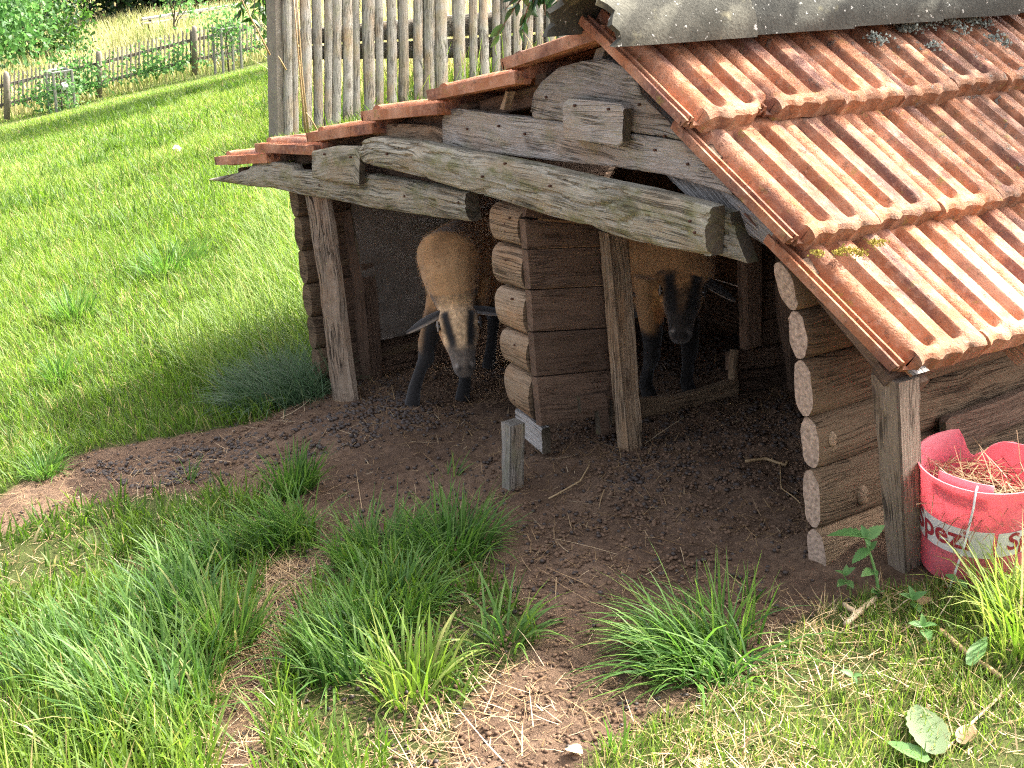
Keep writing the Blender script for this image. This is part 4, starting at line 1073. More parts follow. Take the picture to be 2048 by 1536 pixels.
# wire handle hanging down over the front
ha = math.radians(266); V, F = tube([(.112*math.cos(ha), .112*math.sin(ha), BH+.000), (.135*math.cos(ha), .135*math.sin(ha), BH+.004), (.139*math.cos(ha), .139*math.sin(ha), BH-.03), (.137*math.cos(ha-.06), .137*math.sin(ha-.06), .12), (.135*math.cos(ha-.16), .135*math.sin(ha-.16), .04), (.14*math.cos(ha-.22), .14*math.sin(ha-.22), -.01)], .0024, 7)
link('handle', mesh_from('handle', V, F, M['wire'], None, True), bk)
# printed band and lettering, wrapped on the wall
def wrap(a_deg, h, off=.0016):
    a = math.radians(a_deg); r = R0+(R1-R0)*h/BH+off; return (r*math.cos(a), r*math.sin(a), h)
def band(a0, a1, h0, h1, off=.0010):
    V = []; F = []; n = 26
    for k in range(n+1):
        a = a0+(a1-a0)*k/n; V += [wrap(a, h0, off), wrap(a, h1, off)]
    for k in range(n): F.append((2*k, 2*k+2, 2*k+3, 2*k+1))
    return link('label', mesh_from('label', V, F, M['white'], None, True), bk)
def lettering(txt, a_left, hb, size, bold=.010):
    cu = bpy.data.curves.new('lettering', 'FONT'); cu.body = txt; cu.size = size; cu.offset = bold*size; cu.space_character = 1.02; cu.resolution_u = 4
    ob = bpy.data.objects.new('lettering', cu); scn.collection.objects.link(ob)
    dg = bpy.context.evaluated_depsgraph_get(); me = bpy.data.meshes.new_from_object(ob.evaluated_get(dg)); bpy.data.objects.remove(ob)
    bm = bmesh.new(); bm.from_mesh(me); bmesh.ops.triangulate(bm, faces=bm.faces); bmesh.ops.subdivide_edges(bm, edges=[e for e in bm.edges if e.calc_length() > size*.12], cuts=2, use_grid_fill=False)
    bmesh.ops.triangulate(bm, faces=bm.faces)
    for v in bm.verts:
        h = hb+v.co.y; r = R0+(R1-R0)*h/BH; p = wrap(a_left+math.degrees(v.co.x/r), h, .0021); v.co = p
    bm.to_mesh(me); bm.free(); me.materials.clear(); me.materials.append(M['print'])
    return link('lettering', me, bk)
band(186, 287, .078, .142); lettering('Spezi', 195, .095, .067, .020)
band(291, 388, .082, .140); lettering('Spezi', 301, .098, .057, .020)
# hay
rg = np.random.default_rng(77); V = []; F = []
def blade_strip(p, d, L, w_, bend, rg, V, F, T=None, tone=.5, seg=3):
    d = d/np.linalg.norm(d); s = np.cross(d, [0, 0, 1]) if abs(d[2]) < .95 else np.array([1., 0, 0]); s /= np.linalg.norm(s)+1e-9
    b = len(V)
    for k in range(seg+1):
        t = k/seg; c = p+d*L*t+np.array(bend)*L*t*t; V += [c-s*w_*.5*(1-.5*t), c+s*w_*.5*(1-.5*t)]
        if T is not None: T += [tone, tone]
    for k in range(seg): F.append((b+2*k, b+2*k+1, b+2*k+3, b+2*k+2))
T = []
for k in range(420):
    a = rg.uniform(0, 6.28); r = .105*math.sqrt(rg.uniform()); p = np.array([r*math.cos(a), r*math.sin(a), .14+rg.uniform(0, .06)]); d = rg.normal(0, 1, 3); d[2] *= .25
    blade_strip(p, d, rg.uniform(.05, .12), .0022, (0, 0, -.1), rg, V, F, T, rg.uniform(0, .55))
for k in range(12):
    a = rg.uniform(0, 6.28); p = np.array([.06*math.cos(a)+.03, .06*math.sin(a), .17]); d = np.array([rg.normal(.3, .5), rg.normal(0, .5), 1.0]); blade_strip(p, d, rg.uniform(.08, .15), .0022, (.1, 0, -.2), rg, V, F, T, rg.uniform(.3, .9), 5)
hayo = mesh_from('hay', V, F, M['straw'], {'tone': np.array(T)})
V = [(.098*math.cos(2*math.pi*k/24), .098*math.sin(2*math.pi*k/24), .135) for k in range(24)]+[(0, 0, .165)]
F = [(k, (k+1) % 24, 24) for k in range(24)]
fill = mesh_from('hay_bed', V, F, M['clod'])
# pose: rim read at (1958,916); leans a little towards the viewer
viewaz = math.atan2(CPOS[1]-bb0[1], CPOS[0]-bb0[0])
base_xy = None
best = None
for X in np.linspace(.6, 1.2, 61):
    for Y in np.linspace(.0, .9, 91):
        z = float(ground_z(X, Y))-.004
        u, v, _ = project((X, Y, z+BH*.98)); e = (u-1973)**2+(v-910)**2
        if best is None or e < best[0]: best = (e, X, Y, z)
_, bx, by, bz = best
viewaz = math.atan2(CPOS[1]-by, CPOS[0]-bx)
Mb = Matrix.Translation((bx, by, bz)) @ Matrix.Rotation(math.radians(7), 4, Vector((-math.sin(viewaz), math.cos(viewaz), 0))) @ Matrix.Rotation(viewaz-math.radians(270), 4, 'Z')
bk.matrix_world = Mb
ho = link('hay', hayo, None, 'dry brown hay lying in the broken bucket', 'hay', mw=Mb); link('hay_bed', fill, ho, mw=Mb)

# ------------------------------------------------------------------ sheep
def lathe_loft(secs, sides=20):
    """secs: list of (center, right vec*halfwidth, up vec*halfheight); closed loft"""
    V = []; F = []
    for c, r, u in secs:
        for k in range(sides):
            th = 2*math.pi*k/sides; V.append(np.array(c)+np.array(r)*math.cos(th)+np.array(u)*math.sin(th))
    n = len(secs)
    for i in range(n-1):
        for k in range(sides): F.append((i*sides+k, i*sides+(k+1) % sides, (i+1)*sides+(k+1) % sides, (i+1)*sides+k))
    F.append(tuple(range(sides-1, -1, -1))); F.append(tuple(range((n-1)*sides, n*sides)))
    return V, F
def fuse(parts, voxel, smooth):
    V = []; F = []
    for v, f in parts:
        b = len(V); V += [tuple(map(float, q)) for q in v]; F += [tuple(i+b for i in q) for q in f]
    me = bpy.data.meshes.new('fuse'); me.from_pydata(V, [], F); me.update()
    bm = bmesh.new(); bm.from_mesh(me); bmesh.ops.recalc_face_normals(bm, faces=bm.faces); bm.to_mesh(me); bm.free()
    o = bpy.data.objects.new('fuse', me); scn.collection.objects.link(o)
    r = o.modifiers.new('r', 'REMESH'); r.mode = 'VOXEL'; r.voxel_size = voxel; r.adaptivity = 0
    s = o.modifiers.new('s', 'SMOOTH'); s.factor = .5; s.iterations = smooth
    dg = bpy.context.evaluated_depsgraph_get(); out = bpy.data.meshes.new_from_object(o.evaluated_get(dg))
    bpy.data.objects.remove(o)
    out.polygons.foreach_set('use_smooth', np.ones(len(out.polygons), bool))
    return out
def smoothstep(a, b, x): t = np.clip((x-a)/(b-a), 0, 1); return t*t*(3-2*t)
def make_sheep(name, label, origin, yaw, feet, legsz, head_pos, head_R, neck_mid, dark=0.0, hair=9000, seed=1, body_h=.405, rump_dir=0.0, hs_=.92):
    """local frame: x forward, y left, z up; origin on the ground under the chest"""
    rg = np.random.default_rng(seed)
    rot = np.array([[math.cos(yaw), -math.sin(yaw), 0], [math.sin(yaw), math.cos(yaw), 0], [0, 0, 1]])
    parts = []
    bh = body_h
    X = np.array([1., 0, 0]); Y = np.array([0, 1., 0]); Z = np.array([0, 0, 1.])
    tor = [(-.56, .05, .06, .03), (-.54, .085, .10, .02), (-.48, .112, .135, .01), (-.38, .128, .150, -.005), (-.25, .138, .165, -.015), (-.12, .130, .165, -.01), (-.01, .112, .155, .0), (.06, .088, .125, .015), (.10, .055, .08, .03)]
    secs = []
    for x, hw, hh, dz in tor:
        secs.append((np.array([x, rump_dir*x*x, bh+dz]), Y*hw*.84, Z*hh))
    parts.append(lathe_loft(secs))
    parts.append(tube([(-.53, rump_dir*.28, bh+.05), (-.60, rump_dir*.3, bh-.02), (-.61, rump_dir*.3, bh-.12)], [.022, .018, .010], 8))
    # neck
    hp = np.array(head_pos, float); HR = np.array(head_R, float)    # columns: nose dir, left, crown
    nose, left, crown = HR[:, 0], HR[:, 1], HR[:, 2]
    poll = hp-nose*.035-crown*.03
    nk = [np.array([-.04, 0, bh+.05]), np.array([.06, 0, bh+.055]), np.array(neck_mid, float), poll]
    parts.append(tube([nk[0], nk[1], (nk[1]+nk[2])/2, nk[2], (nk[2]+nk[3])/2, nk[3]], [.10, .10, .088, .075, .062, .054], 16))
    # head: sections from the poll to the muzzle
    hs = [(-.045, .030, .030, -.010), (-.02, .047, .046, -.004), (.015, .054, .056, .0), (.055, .053, .058, -.004), (.09, .045, .053, -.008), (.125, .037, .045, -.010), (.155, .033, .038, -.010), (.180, .031, .034, -.010), (.198, .024, .026, -.012), (.206, .012, .014, -.014)]
    parts.append(lathe_loft([(hp+nose*a*hs_+crown*c, left*w_*(1.16 if a < .1 else 1.08), crown*h_) for a, w_, h_, c in hs], 18))
    for s in (1, -1):   # brow ridges, jaw
        parts.append(tube([hp+nose*.02+left*s*.040+crown*.028, hp+nose*.05+left*s*.046+crown*.026], [.016, .014], 8))
        parts.append(tube([hp+nose*.03+left*s*.026-crown*.040, hp+nose*.10+left*s*.020-crown*.036, hp+nose*.16+left*s*.012-crown*.030], [.024, .018, .014], 8))
    # legs
    for k, (kx, ky, top_x, top_y, hind) in enumerate(feet):
        fz = legsz[k]; s = 1 if ky > 0 else -1
        foot = np.array([kx, ky, fz])
        sh = np.array([top_x, top_y, bh-.06])
        if not hind:
            knee = foot*.52+sh*.48+np.array([.012, 0, 0]); pas = foot+np.array([-.012, 0, .055])
            P = [sh+np.array([0, 0, .05]), sh, sh*.6+knee*.4, knee+np.array([0, 0, .02]), knee-np.array([0, 0, .02]), knee*.5+pas*.5, pas, foot+np.array([.004, 0, .022]), foot+np.array([.012, 0, .004])]
            R = [.052, .050, .040, .027, .026, .0185, .0205, .023, .025]
        else:
            hock = np.array([foot[0]-.045, foot[1], foot[2]+.17]); stif = np.array([sh[0]+.05, sh[1], bh-.12]); pas = foot+np.array([-.014, 0, .055])
            P = [sh+np.array([-.02, 0, .06]), sh, stif, stif*.5+hock*.5, hock, hock*.5+pas*.5, pas, foot+np.array([.004, 0, .022]), foot+np.array([.012, 0, .004])]
            R = [.075, .075, .060, .038, .024, .0175, .020, .022, .024]
        parts.append(tube(P, R, 12))
    me = fuse(parts, .0056, 7)
    co = np.empty(len(me.vertices)*3, np.float32); me.vertices.foreach_get('co', co); co = co.reshape(-1, 3).astype(float)
    # coat colours
    tan = np.array([.37, .20, .085]); tanl = np.array([.50, .31, .155]); blk = np.array([.016, .014, .013]); dkb = np.array([.10, .055, .03])
    n1 = vnoise(co[:, 0]*14, co[:, 1]*14, co[:, 2]*14)
    col = tan+(tanl-tan)*np.clip(.35+.5*n1, 0, 1)[:, None]
    spine = np.exp(-(co[:, 1]/.022)**2)*(co[:, 2] > bh+.08); col = col*(1-.25*spine[:, None])
    belly = smoothstep(bh-.08, bh-.145, co[:, 2]+.01*n1)*smoothstep(.055, .02, np.abs(co[:, 1])-.045); col = col*(1-belly[:, None])+blk*belly[:, None]
    rel = co-hp; a, lft, cr = rel@nose/hs_, rel@left, rel@crown
    zlow = np.minimum.reduce([np.full(len(co), min(legsz))])
    lg = smoothstep(.245, .205, co[:, 2]-zlow+.012*n1)*(a < .5); 
    ishead = (np.linalg.norm(rel-np.outer(np.clip(a, -.05, .21), nose), axis=1) < .085) & (a > -.06) & (a < .24)
    lg = lg*(~ishead); col = col*(1-lg[:, None])+blk*lg[:, None]
    # head pattern: tan forehead, black bands through the eyes to the muzzle, dark muzzle with pale lips
    if ishead.any():
        hc = np.tile(np.array([.60, .40, .22]), (len(co), 1))
        n2 = vnoise(co[:, 0]*60, co[:, 1]*60, co[:, 2]*60)
        if dark > .5:
            hc = np.tile(tan*.9, (len(co), 1))
            front = smoothstep(-.01, .012, cr)
            dk = smoothstep(.030, .060, a+.006*n2)*.75*front+smoothstep(.02, -.02, a)*smoothstep(.0, .02, cr)
            hc = hc*(1-np.clip(dk, 0, 1)[:, None])+np.array([.035, .026, .02])*np.clip(dk, 0, 1)[:, None]
        strip = np.exp(-((np.abs(lft)-(.038-.13*np.clip(a-.02, 0, .2)))/(.013+.002*n2+(.006 if dark > .5 else 0)))**4)*smoothstep(-.005, .012, a)*smoothstep(.155, .11, a)*smoothstep(-.012, .004, cr)
        ck_ = smoothstep(.006, .014, np.abs(lft)-(.050-.13*np.clip(a-.02, 0, .2)))*smoothstep(.03, .05, a)*smoothstep(.165, .14, a)
        hc = hc*(1-ck_[:, None])+np.array([.50, .26, .095])*ck_[:, None]
        hc = hc*(1-strip[:, None])+blk*.7*strip[:, None]
        greym = smoothstep(.095, .145, a+.010*n2); mz = np.array([.062, .055, .05])*(1 if dark < .5 else .45)
        hc = hc*(1-greym[:, None]*.9)+mz*greym[:, None]*.9
        cheek = smoothstep(-.004, -.02, cr)*smoothstep(.03, .05, a)*smoothstep(.17, .14, a); hc = hc*(1-cheek[:, None])+np.array([.42, .20, .07])*cheek[:, None]
        spk = 1+.5*vnoise(co[:, 0]*160, co[:, 1]*160, co[:, 2]*160); hc = hc*spk[:, None]
        nst = np.exp(-(((a-.190)/.008)**2+((np.abs(lft)-.0150)/.0085)**2))*(cr > -.010); hc = hc*(1-.95*nst[:, None])+np.array([.008, .007, .007])*.95*nst[:, None]
        rim = np.exp(-(((a-.178)/.006)**2+((np.abs(lft)-.023)/.006)**2))*(cr > -.02); hc = hc+rim[:, None]*np.array([.20, .18, .16])
        lip = np.exp(-(((cr+.036)/.006)**2+((a-.187)/.02)**2)); hc = hc+lip[:, None]*np.array([.34, .31, .29])
        mou = np.exp(-((cr+.022+.004*np.abs(lft/.02))/.0025)**2)*smoothstep(.165, .18, a); hc = hc*(1-.9*mou[:, None])
        back = smoothstep(-.015, -.05, a); hc = hc*(1-back[:, None])+(np.array([.17, .10, .05]) if dark < .5 else blk)*back[:, None]
        col[ishead] = hc[ishead]
    if dark > .5: col[~ishead] = col[~ishead]*np.array([.92, .9, .88])
    hoof = smoothstep(.028, .018, co[:, 2]-min(legsz)); col = col*(1-hoof[:, None])+np.array([.022, .02, .019])*hoof[:, None]
    Wd = co@rot.T+np.array(origin)
    t = empty(name, origin, label, 'sheep', 'brown sheep sheltering in the shed')
    me.vertices.foreach_set('co', Wd.astype(np.float32).ravel()); me.update()
    at = me.attributes.new('coat', 'FLOAT_VECTOR', 'POINT'); at.data.foreach_set('vector', col.astype(np.float32).ravel())
    me.materials.clear(); me.materials.append(M['coat']); me.name = 'body'
    link('body', me, t)
    W = lambda p: rot@np.array(p, float)+np.array(origin)
    # eyes with lids
    for s in (1, -1):
        c = hp+nose*.040+left*s*.0585+crown*.024
        V = []; F = []
        for i in range(9):
            ph = math.pi*i/8
            for k in range(12):
                th = 2*math.pi*k/12; V.append(W(c+.0125*(np.array(nose)*math.sin(ph)*math.cos(th)+np.array(crown)*math.sin(ph)*math.sin(th)*.8+np.array(left)*math.cos(ph)*.85)))
        for i in range(8):
            for k in range(12): F.append((i*12+k, i*12+(k+1) % 12, (i+1)*12+(k+1) % 12, (i+1)*12+k))
        ey = link('eye', mesh_from('eye', V, F, M['eye'], None, True), t)
        pts = [W(c+left*s*.004+nose*.0145*math.cos(q)+crown*(.0105*math.sin(q))) for q in np.linspace(0, 2*math.pi, 15)]
        v, f = tube(pts, [.0028]*15, 6, False)
        link('eyelid', mesh_from('eyelid', v, f, M['coat'], {'coat': np.tile(np.array([.30, .25, .2]) if s < 0 else blk, (len(v), 1))}, True), ey)
    # ears: thin drooping leaf shapes standing out sideways
    for s in (1, -1):
        base = hp-nose*.006+left*s*.045+crown*.010
        d = left*s*.93+nose*(.26 if dark > .5 else .16)+crown*-.08; d = d+np.array([0, 0, -.10 if dark > .5 else (-.06 if s < 0 else .12)]); d /= np.linalg.norm(d)
        wv = np.cross(d, crown*.6+nose*-.5); wv /= np.linalg.norm(wv); nn = np.cross(d, wv)
        L = .112; V = []; F = []; C = []; n = 12; m_ = 6
        for side in (0, 1):
            for i in range(n+1):
                f = i/n; hw = .027*(math.sin(math.pi*(f*.86+.14))**.75 if f < 1 else .02)*(1 if i else .6)
                for k in range(m_+1):
                    g_ = 2*k/m_-1
                    p = base+d*L*f+wv*hw*g_+nn*(-.012*(1-g_*g_)*(1-f*.6)+(.0035 if side else 0))+np.array([0, 0, -.020*f*f])
                    V.append(W(p)); edge = abs(g_) > .94
                    C.append(np.array([.26, .21, .165]) if edge else blk*1.4)
        nn_ = (n+1)*(m_+1); I = lambda sd_, i, k: sd_*nn_+i*(m_+1)+k
        for i in range(n):
            for k in range(m_):
                F.append((I(0, i, k), I(0, i, k+1), I(0, i+1, k+1), I(0, i+1, k))); F.append((I(1, i, k), I(1, i+1, k), I(1, i+1, k+1), I(1, i, k+1)))
            for k in (0, m_): F.append((I(0, i, k), I(0, i+1, k), I(1, i+1, k), I(1, i, k)))
        for i in (0, n):
            for k in range(m_): F.append((I(0, i, k), I(1, i, k), I(1, i, k+1), I(0, i, k+1)))
        link('ear', mesh_from('ear', V, F, M['coat'], {'coat': np.array(C)}, True), t)
    # short hair standing off the skin
    if hair:
        nm = np.empty(len(me.vertices)*3, np.float32); me.vertices.foreach_get('normal', nm); nm = nm.reshape(-1, 3).astype(float)
        ids = rg.integers(0, len(co), hair*2); ids = ids[(co[ids, 2] > .19) | ishead[ids]][:hair]
        P = Wd[ids]+rg.normal(0, .003, (len(ids), 3)); N = nm[ids]
        down = np.array([0, 0, -1.0])+rot@np.array([-.5, 0, 0]); T_ = down-N*(N@down)[:, None]; T_ /= np.linalg.norm(T_, axis=1)[:, None]+1e-9
        Lh = np.where(ishead[ids], .004, .008)*rg.uniform(.6, 1.3, len(ids)); D = N*.55+T_*.8+rg.normal(0, .22, P.shape); D /= np.linalg.norm(D, axis=1)[:, None]
        S = np.cross(D, rg.normal(0, 1, P.shape)); S /= np.linalg.norm(S, axis=1)[:, None]
        V = np.stack([P-S*.0007, P+S*.0007, P+D*Lh[:, None]], 1).reshape(-1, 3); i0 = np.arange(len(ids))*3
        C = np.repeat(col[ids]*rg.uniform(.7, 1.45, (len(ids), 1)), 3, 0)
        link('hair', mesh_from('hair', V, np.stack([i0, i0+1, i0+2], -1), M['coat'], {'coat': C}), t, kind='stuff')
    return t
def frame_cols(nose, crown):
    nose = np.array(nose, float); nose /= np.linalg.norm(nose); crown = np.array(crown, float); crown -= nose*(crown@nose); crown /= np.linalg.norm(crown)
    return np.stack([nose, np.cross(crown, nose), crown], -1)
def to_local(P, origin, yaw):
    d = np.array(P)-np.array(origin); c, s = math.cos(-yaw), math.sin(-yaw)
    return np.array([d[0]*c-d[1]*s, d[0]*s+d[1]*c, d[2]])
# first sheep: front-left opening, head lowered, looking at the camera
f1, f2 = atG(827, 812), atG(927, 802)
org = (f1+f2)/2; fw = np.array([.56, -.83]); yaw1 = math.atan2(fw[1], fw[0])
org = np.array([org[0]-.02*fw[0]+.030, org[1]-.02*fw[1]+.040, min(f1[2], f2[2])])
l1, l2 = to_local(f1, org, yaw1), to_local(f2, org, yaw1)
hd = CPOS+ray(915, 630)*(np.linalg.norm(org-CPOS)-.22)
hl = to_local(hd, org, yaw1)
vd = to_local(CPOS, (0, 0, 0), yaw1)-to_local(hd, (0, 0, 0), yaw1); vd /= np.linalg.norm(vd)      # towards the camera
side = np.cross(np.array([0, 0, 1.]), vd)
HR1 = frame_cols(np.array([0, 0, -1.])*.80+vd*.58+side*.10, vd*1.0+np.array([0, 0, .45])+side*-.0)
gl = lambda x, y: float(ground_z(org[0]+x*math.cos(yaw1)-y*math.sin(yaw1), org[1]+x*math.sin(yaw1)+y*math.cos(yaw1))-org[2])
make_sheep('sheep', 'tan sheep with lowered head stepping out of the open left stall', org, yaw1,
           [(l1[0], l1[1], -.01, -.045, 0), (l2[0], l2[1], -.01, .055, 0), (-.42, -.05, -.42, -.05, 1), (-.36, .08, -.40, .06, 1)],
           [l1[2], l2[2], gl(-.42, -.07), gl(-.36, .08)], hl, HR1, (hl[0]*.55+.03, hl[1]*.6, hl[2]*.55+.45*.45+.01), 0.0, 13000, 5, body_h=.42)
# second sheep: inside, looking out through the doorway
sp = np.array([-.62, .60, 0]); sp[2] = float(ground_z(sp[0], sp[1])); 
f1, f2 = iwo(-.22)(1296, 792), iwo(-.16)(1378, 788)
org = (f1+f2)/2; org[2] = float(ground_z(org[0], org[1]))
fw = np.array([.80, .10]); fw /= np.linalg.norm(fw); yaw2 = math.atan2(fw[1], fw[0])
l1, l2 = to_local(f1, org, yaw2), to_local(f2, org, yaw2)
hd = CPOS+ray(1366, 562)*(np.linalg.norm(org-CPOS)-.16)
hl = to_local(hd, org, yaw2)
vd = to_local(CPOS, (0, 0, 0), yaw2)-to_local(hd, (0, 0, 0), yaw2); vd /= np.linalg.norm(vd)
HR2 = frame_cols(np.array([0, 0, -1.])*.82+vd*.55, vd*1.0+np.array([0, 0, .42]))
make_sheep('sheep', 'darker sheep with a black face peering out of the inner doorway', org, yaw2,
           [(l1[0], l1[1], -.02, -.075, 0), (l2[0], l2[1], -.02, .075, 0), (-.45, -.08, -.42, -.07, 1), (-.40, .08, -.40, .07, 1)],
           [0, 0, 0, 0], hl, HR2, (hl[0]*.5+.02, hl[1]*.5, hl[2]*.5+.22), 1.0, 7000, 6, body_h=.40, hs_=.88)

# ------------------------------------------------------------------ ground cover
def blades(P, L, Wd, az, lean, curl, tone, segs=3, tone_tip=0.0):
    """P (N,3) roots; returns V, F, tone per vertex"""
    N = len(P); t = np.linspace(0, 1, segs+1)
    d = np.stack([np.cos(az), np.sin(az), np.zeros(N)], -1)
    sd = np.stack([-np.sin(az), np.cos(az), np.zeros(N)], -1); tw = RNG.normal(0, .7, N)
    sd = sd*np.cos(tw)[:, None]+d*np.sin(tw)[:, None]
    V = np.zeros((N, segs*2+1, 3)); T = np.zeros((N, segs*2+1))
    hor = np.zeros(N); ver = np.zeros(N); prev = 0
    pos = [(hor.copy(), ver.copy())]
    for k in range(segs):
        ang = lean+curl*(t[k+1]+t[k])/2; st = L/segs
        hor = hor+np.sin(ang)*st; ver = ver+np.cos(ang)*st; pos.append((hor.copy(), ver.copy()))
    for k in range(segs+1):
        c = P+d*pos[k][0][:, None]+np.array([0, 0, 1.])*pos[k][1][:, None]
        wk = Wd*(1-.25*t[k]-.55*t[k]**3)*.5
        tv = np.where(tone < .86, np.minimum(tone+tone_tip*t[k], .84), tone)
        if k < segs:
            V[:, 2*k] = c-sd*wk[:, None]; V[:, 2*k+1] = c+sd*wk[:, None]; T[:, 2*k] = tv; T[:, 2*k+1] = tv
        else: V[:, 2*k] = c; T[:, 2*k] = tv
    i0 = np.arange(N)*(2*segs+1); F = []
    for k in range(segs-1):
        a = i0+2*k; F += [np.stack([a, a+1, a+3], -1), np.stack([a, a+3, a+2], -1)]
    a = i0+2*(segs-1); F.append(np.stack([a, a+1, a+2], -1))
    return V.reshape(-1, 3), np.concatenate(F), np.clip(T.reshape(-1), 0, 1)
def with_ground(x, y, dz=-.004): return np.stack([x, y, ground_z(x, y)+dz], -1)
def in_view(P, mx=130, my=160):
    u, v, z = project(P); return (z > .3) & (u > -mx) & (u < 2048+mx) & (v > -my) & (v < 1536+my)
def grass(name, P, L, W_, mat, tone, segs=2, lean=(.15, .25), curl=(.3, .5), az=None, parent=None, kind='stuff', label=None, cat=None, group=None, tip=.1):
    N = len(P); a = RNG.uniform(0, 2*np.pi, N) if az is None else az
    V, F, T = blades(P, L, W_, a, np.abs(RNG.normal(lean[0], lean[1], N)), np.abs(RNG.normal(curl[0], curl[1], N)), tone, segs, tip)
    return link(name, mesh_from(name, V, F, M[mat], {'tone': T}), parent, label, cat, group, kind)
SHED_FP = [(-1.70, .02), (.66, -.12), (.66, 1.45), (-1.70, 1.45)]
def scatter(n, x0, x1, y0, y1, poly=None):
    x = RNG.uniform(x0, x1, n); y = RNG.uniform(y0, y1, n)
    if poly is not None:
        k = in_poly(x, y, poly); x, y = x[k], y[k]
    k = ~in_poly(x, y, SHED_FP); return x[k], y[k]
# --- lawn, in rings of distance from the eye (blades grow wider where single ones can no longer be told apart)
def lawn_ring(d0, d1, dens, L, W_, segs):
    a0, a1 = math.radians(90+53.3-24), math.radians(90+53.3+27)      # bearings seen by the camera, with a margin
    n = int(dens*(d1*d1-d0*d0)*(a1-a0)/2)
    d = np.sqrt(RNG.uniform(d0*d0, d1*d1, n)); a = RNG.uniform(a0, a1, n)
    x = CPOS[0]+d*np.cos(a); y = CPOS[1]+d*np.sin(a)
    k = in_poly(x, y, LAWN) & ~in_poly(x, y, SHED_FP); x, y = x[k], y[k]
    P = with_ground(x, y); u, v, z = project(P)
    k = (u > -90) & (u < 720) & (v > 60) & (v < 1250); P = P[k]; x, y = x[k], y[k]
    pat = .5+.5*vnoise(x*.9, y*.9, 3)+.3*vnoise(x*3.3, y*3.3, 9)
    tone = np.clip(.42+.30*(pat-.5)+RNG.normal(0, .17, len(x)), 0, .84); straw = RNG.uniform(0, 1, len(x)) < .07; tone[straw] = RNG.uniform(.88, 1, straw.sum())
    Lh = L*RNG.uniform(.55, 1.3, len(x))*(.75+.5*pat)
    return P, Lh, np.full(len(x), W_)*RNG.uniform(.7, 1.2, len(x)), tone, segs
for d0, d1, dens, L, W_, sg in [(3.0, 5.2, 9000, .085, .0036, 3), (5.2, 7.5, 6500, .075, .0042, 3), (7.5, 11, 3800, .07, .0058, 2), (11, 17, 1500, .07, .009, 2), (17, 26, 520, .075, .015, 2), (26, 36, 240, .08, .022, 2)]:
    P, Lh, Ww, tone, segs = lawn_ring(d0, d1, dens, L, W_, sg)
    az = RNG.normal(math.radians(250), 1.3, len(P))
    grass('lawn_grass', P, Lh, Ww, 'grass', tone, segs, (.25, .3), (.5, .5), az)
# darker, taller patches in the lawn
px_ = []
for q in range(150):
    d = math.sqrt(RNG.uniform(4**2, 19**2)); a = math.radians(RNG.uniform(90+53.3-22, 90+53.3+25)); cx_, cy_ = CPOS[0]+d*math.cos(a), CPOS[1]+d*math.sin(a)
    m_ = int(RNG.uniform(60, 260)); r_ = RNG.uniform(.06, .35); px_.append(np.stack([cx_+RNG.normal(0, r_, m_), cy_+RNG.normal(0, r_, m_), np.full(m_, RNG.uniform(.05, .35))], -1))
px_ = np.concatenate(px_); k = in_poly(px_[:, 0], px_[:, 1], LAWN) & ~in_poly(px_[:, 0], px_[:, 1], SHED_FP); px_ = px_[k]
P = with_ground(px_[:, 0], px_[:, 1]); dd = np.linalg.norm(P-CPOS, axis=1)
grass('lawn_patches', P, RNG.uniform(.08, .17, len(P)), np.clip(.0008*dd, .004, .012), 'grass', np.clip(px_[:, 2]+RNG.normal(0, .12, len(P)), 0, .8), 3, (.25, .25), (.7, .5))
# --- taller rank grass by the left eave
x, y = scatter(26000, -4.2, -1.5, -.6, 1.6, gpoly([(330, 720), (450, 640), (470, 560), (560, 400), (600, 400), (640, 560), (655, 700), (640, 760), (560, 780), (430, 800)]))
grass('rank_grass', with_ground(x, y), RNG.uniform(.10, .22, len(x)), RNG.uniform(.003, .005, len(x)), 'grass', np.clip(RNG.normal(.5, .2, len(x)), 0, .9), 4, (.2, .25), (.9, .5), RNG.normal(math.radians(200), 1.0, len(x)))
# --- grass in front of the shed
def patch(poly, dens, L, W_, mat, tone, sd, name='grass', thresh=-.2, lean=(.2, .3), curl=(.6, .5), az=None, segs=3, nscale=4.5):
    xs = [p[0] for p in poly]; ys = [p[1] for p in poly]
    x, y = scatter(int(dens*(max(xs)-min(xs))*(max(ys)-min(ys))), min(xs), max(xs), min(ys), max(ys), poly)
    nz = vnoise(x*nscale, y*nscale, sd)+.5*vnoise(x*13, y*13, sd+3)
    k = nz > thresh+RNG.normal(0, .25, len(x)); x, y, nz = x[k], y[k], nz[k]
    P = with_ground(x, y); k = in_view(P); P, nz = P[k], nz[k]
    tn = np.clip(RNG.normal(tone[0], tone[1], len(P))+.12*nz, 0, .86); st = RNG.uniform(0, 1, len(P)) < tone[2]; tn[st] = RNG.uniform(.88, 1, st.sum())
    grass(name, P, L*RNG.uniform(.5, 1.3, len(P))*(1+.35*nz), W_*RNG.uniform(.6, 1.25, len(P)), mat, tn, segs, lean, curl, az if az is None else RNG.normal(az[0], az[1], len(P)))
patch(LL, 7000, .075, .0056, 'grass', (.24, .17, .05), 21, thresh=-.25)
patch(MID, 6500, .085, .0056, 'grass', (.24, .17, .05), 22, thresh=-.1)
patch(RT, 15000, .040, .0026, 'grass', (.42, .22, .14), 23, thresh=-.12, curl=(.5, .5))
patch(gpoly([(1700, 1260), (1850, 1180), (2100, 1120), (2250, 1250), (2150, 1420), (1850, 1420)]), 12000, .05, .0026, 'grass', (.45, .2, .1), 24, thresh=-.3)
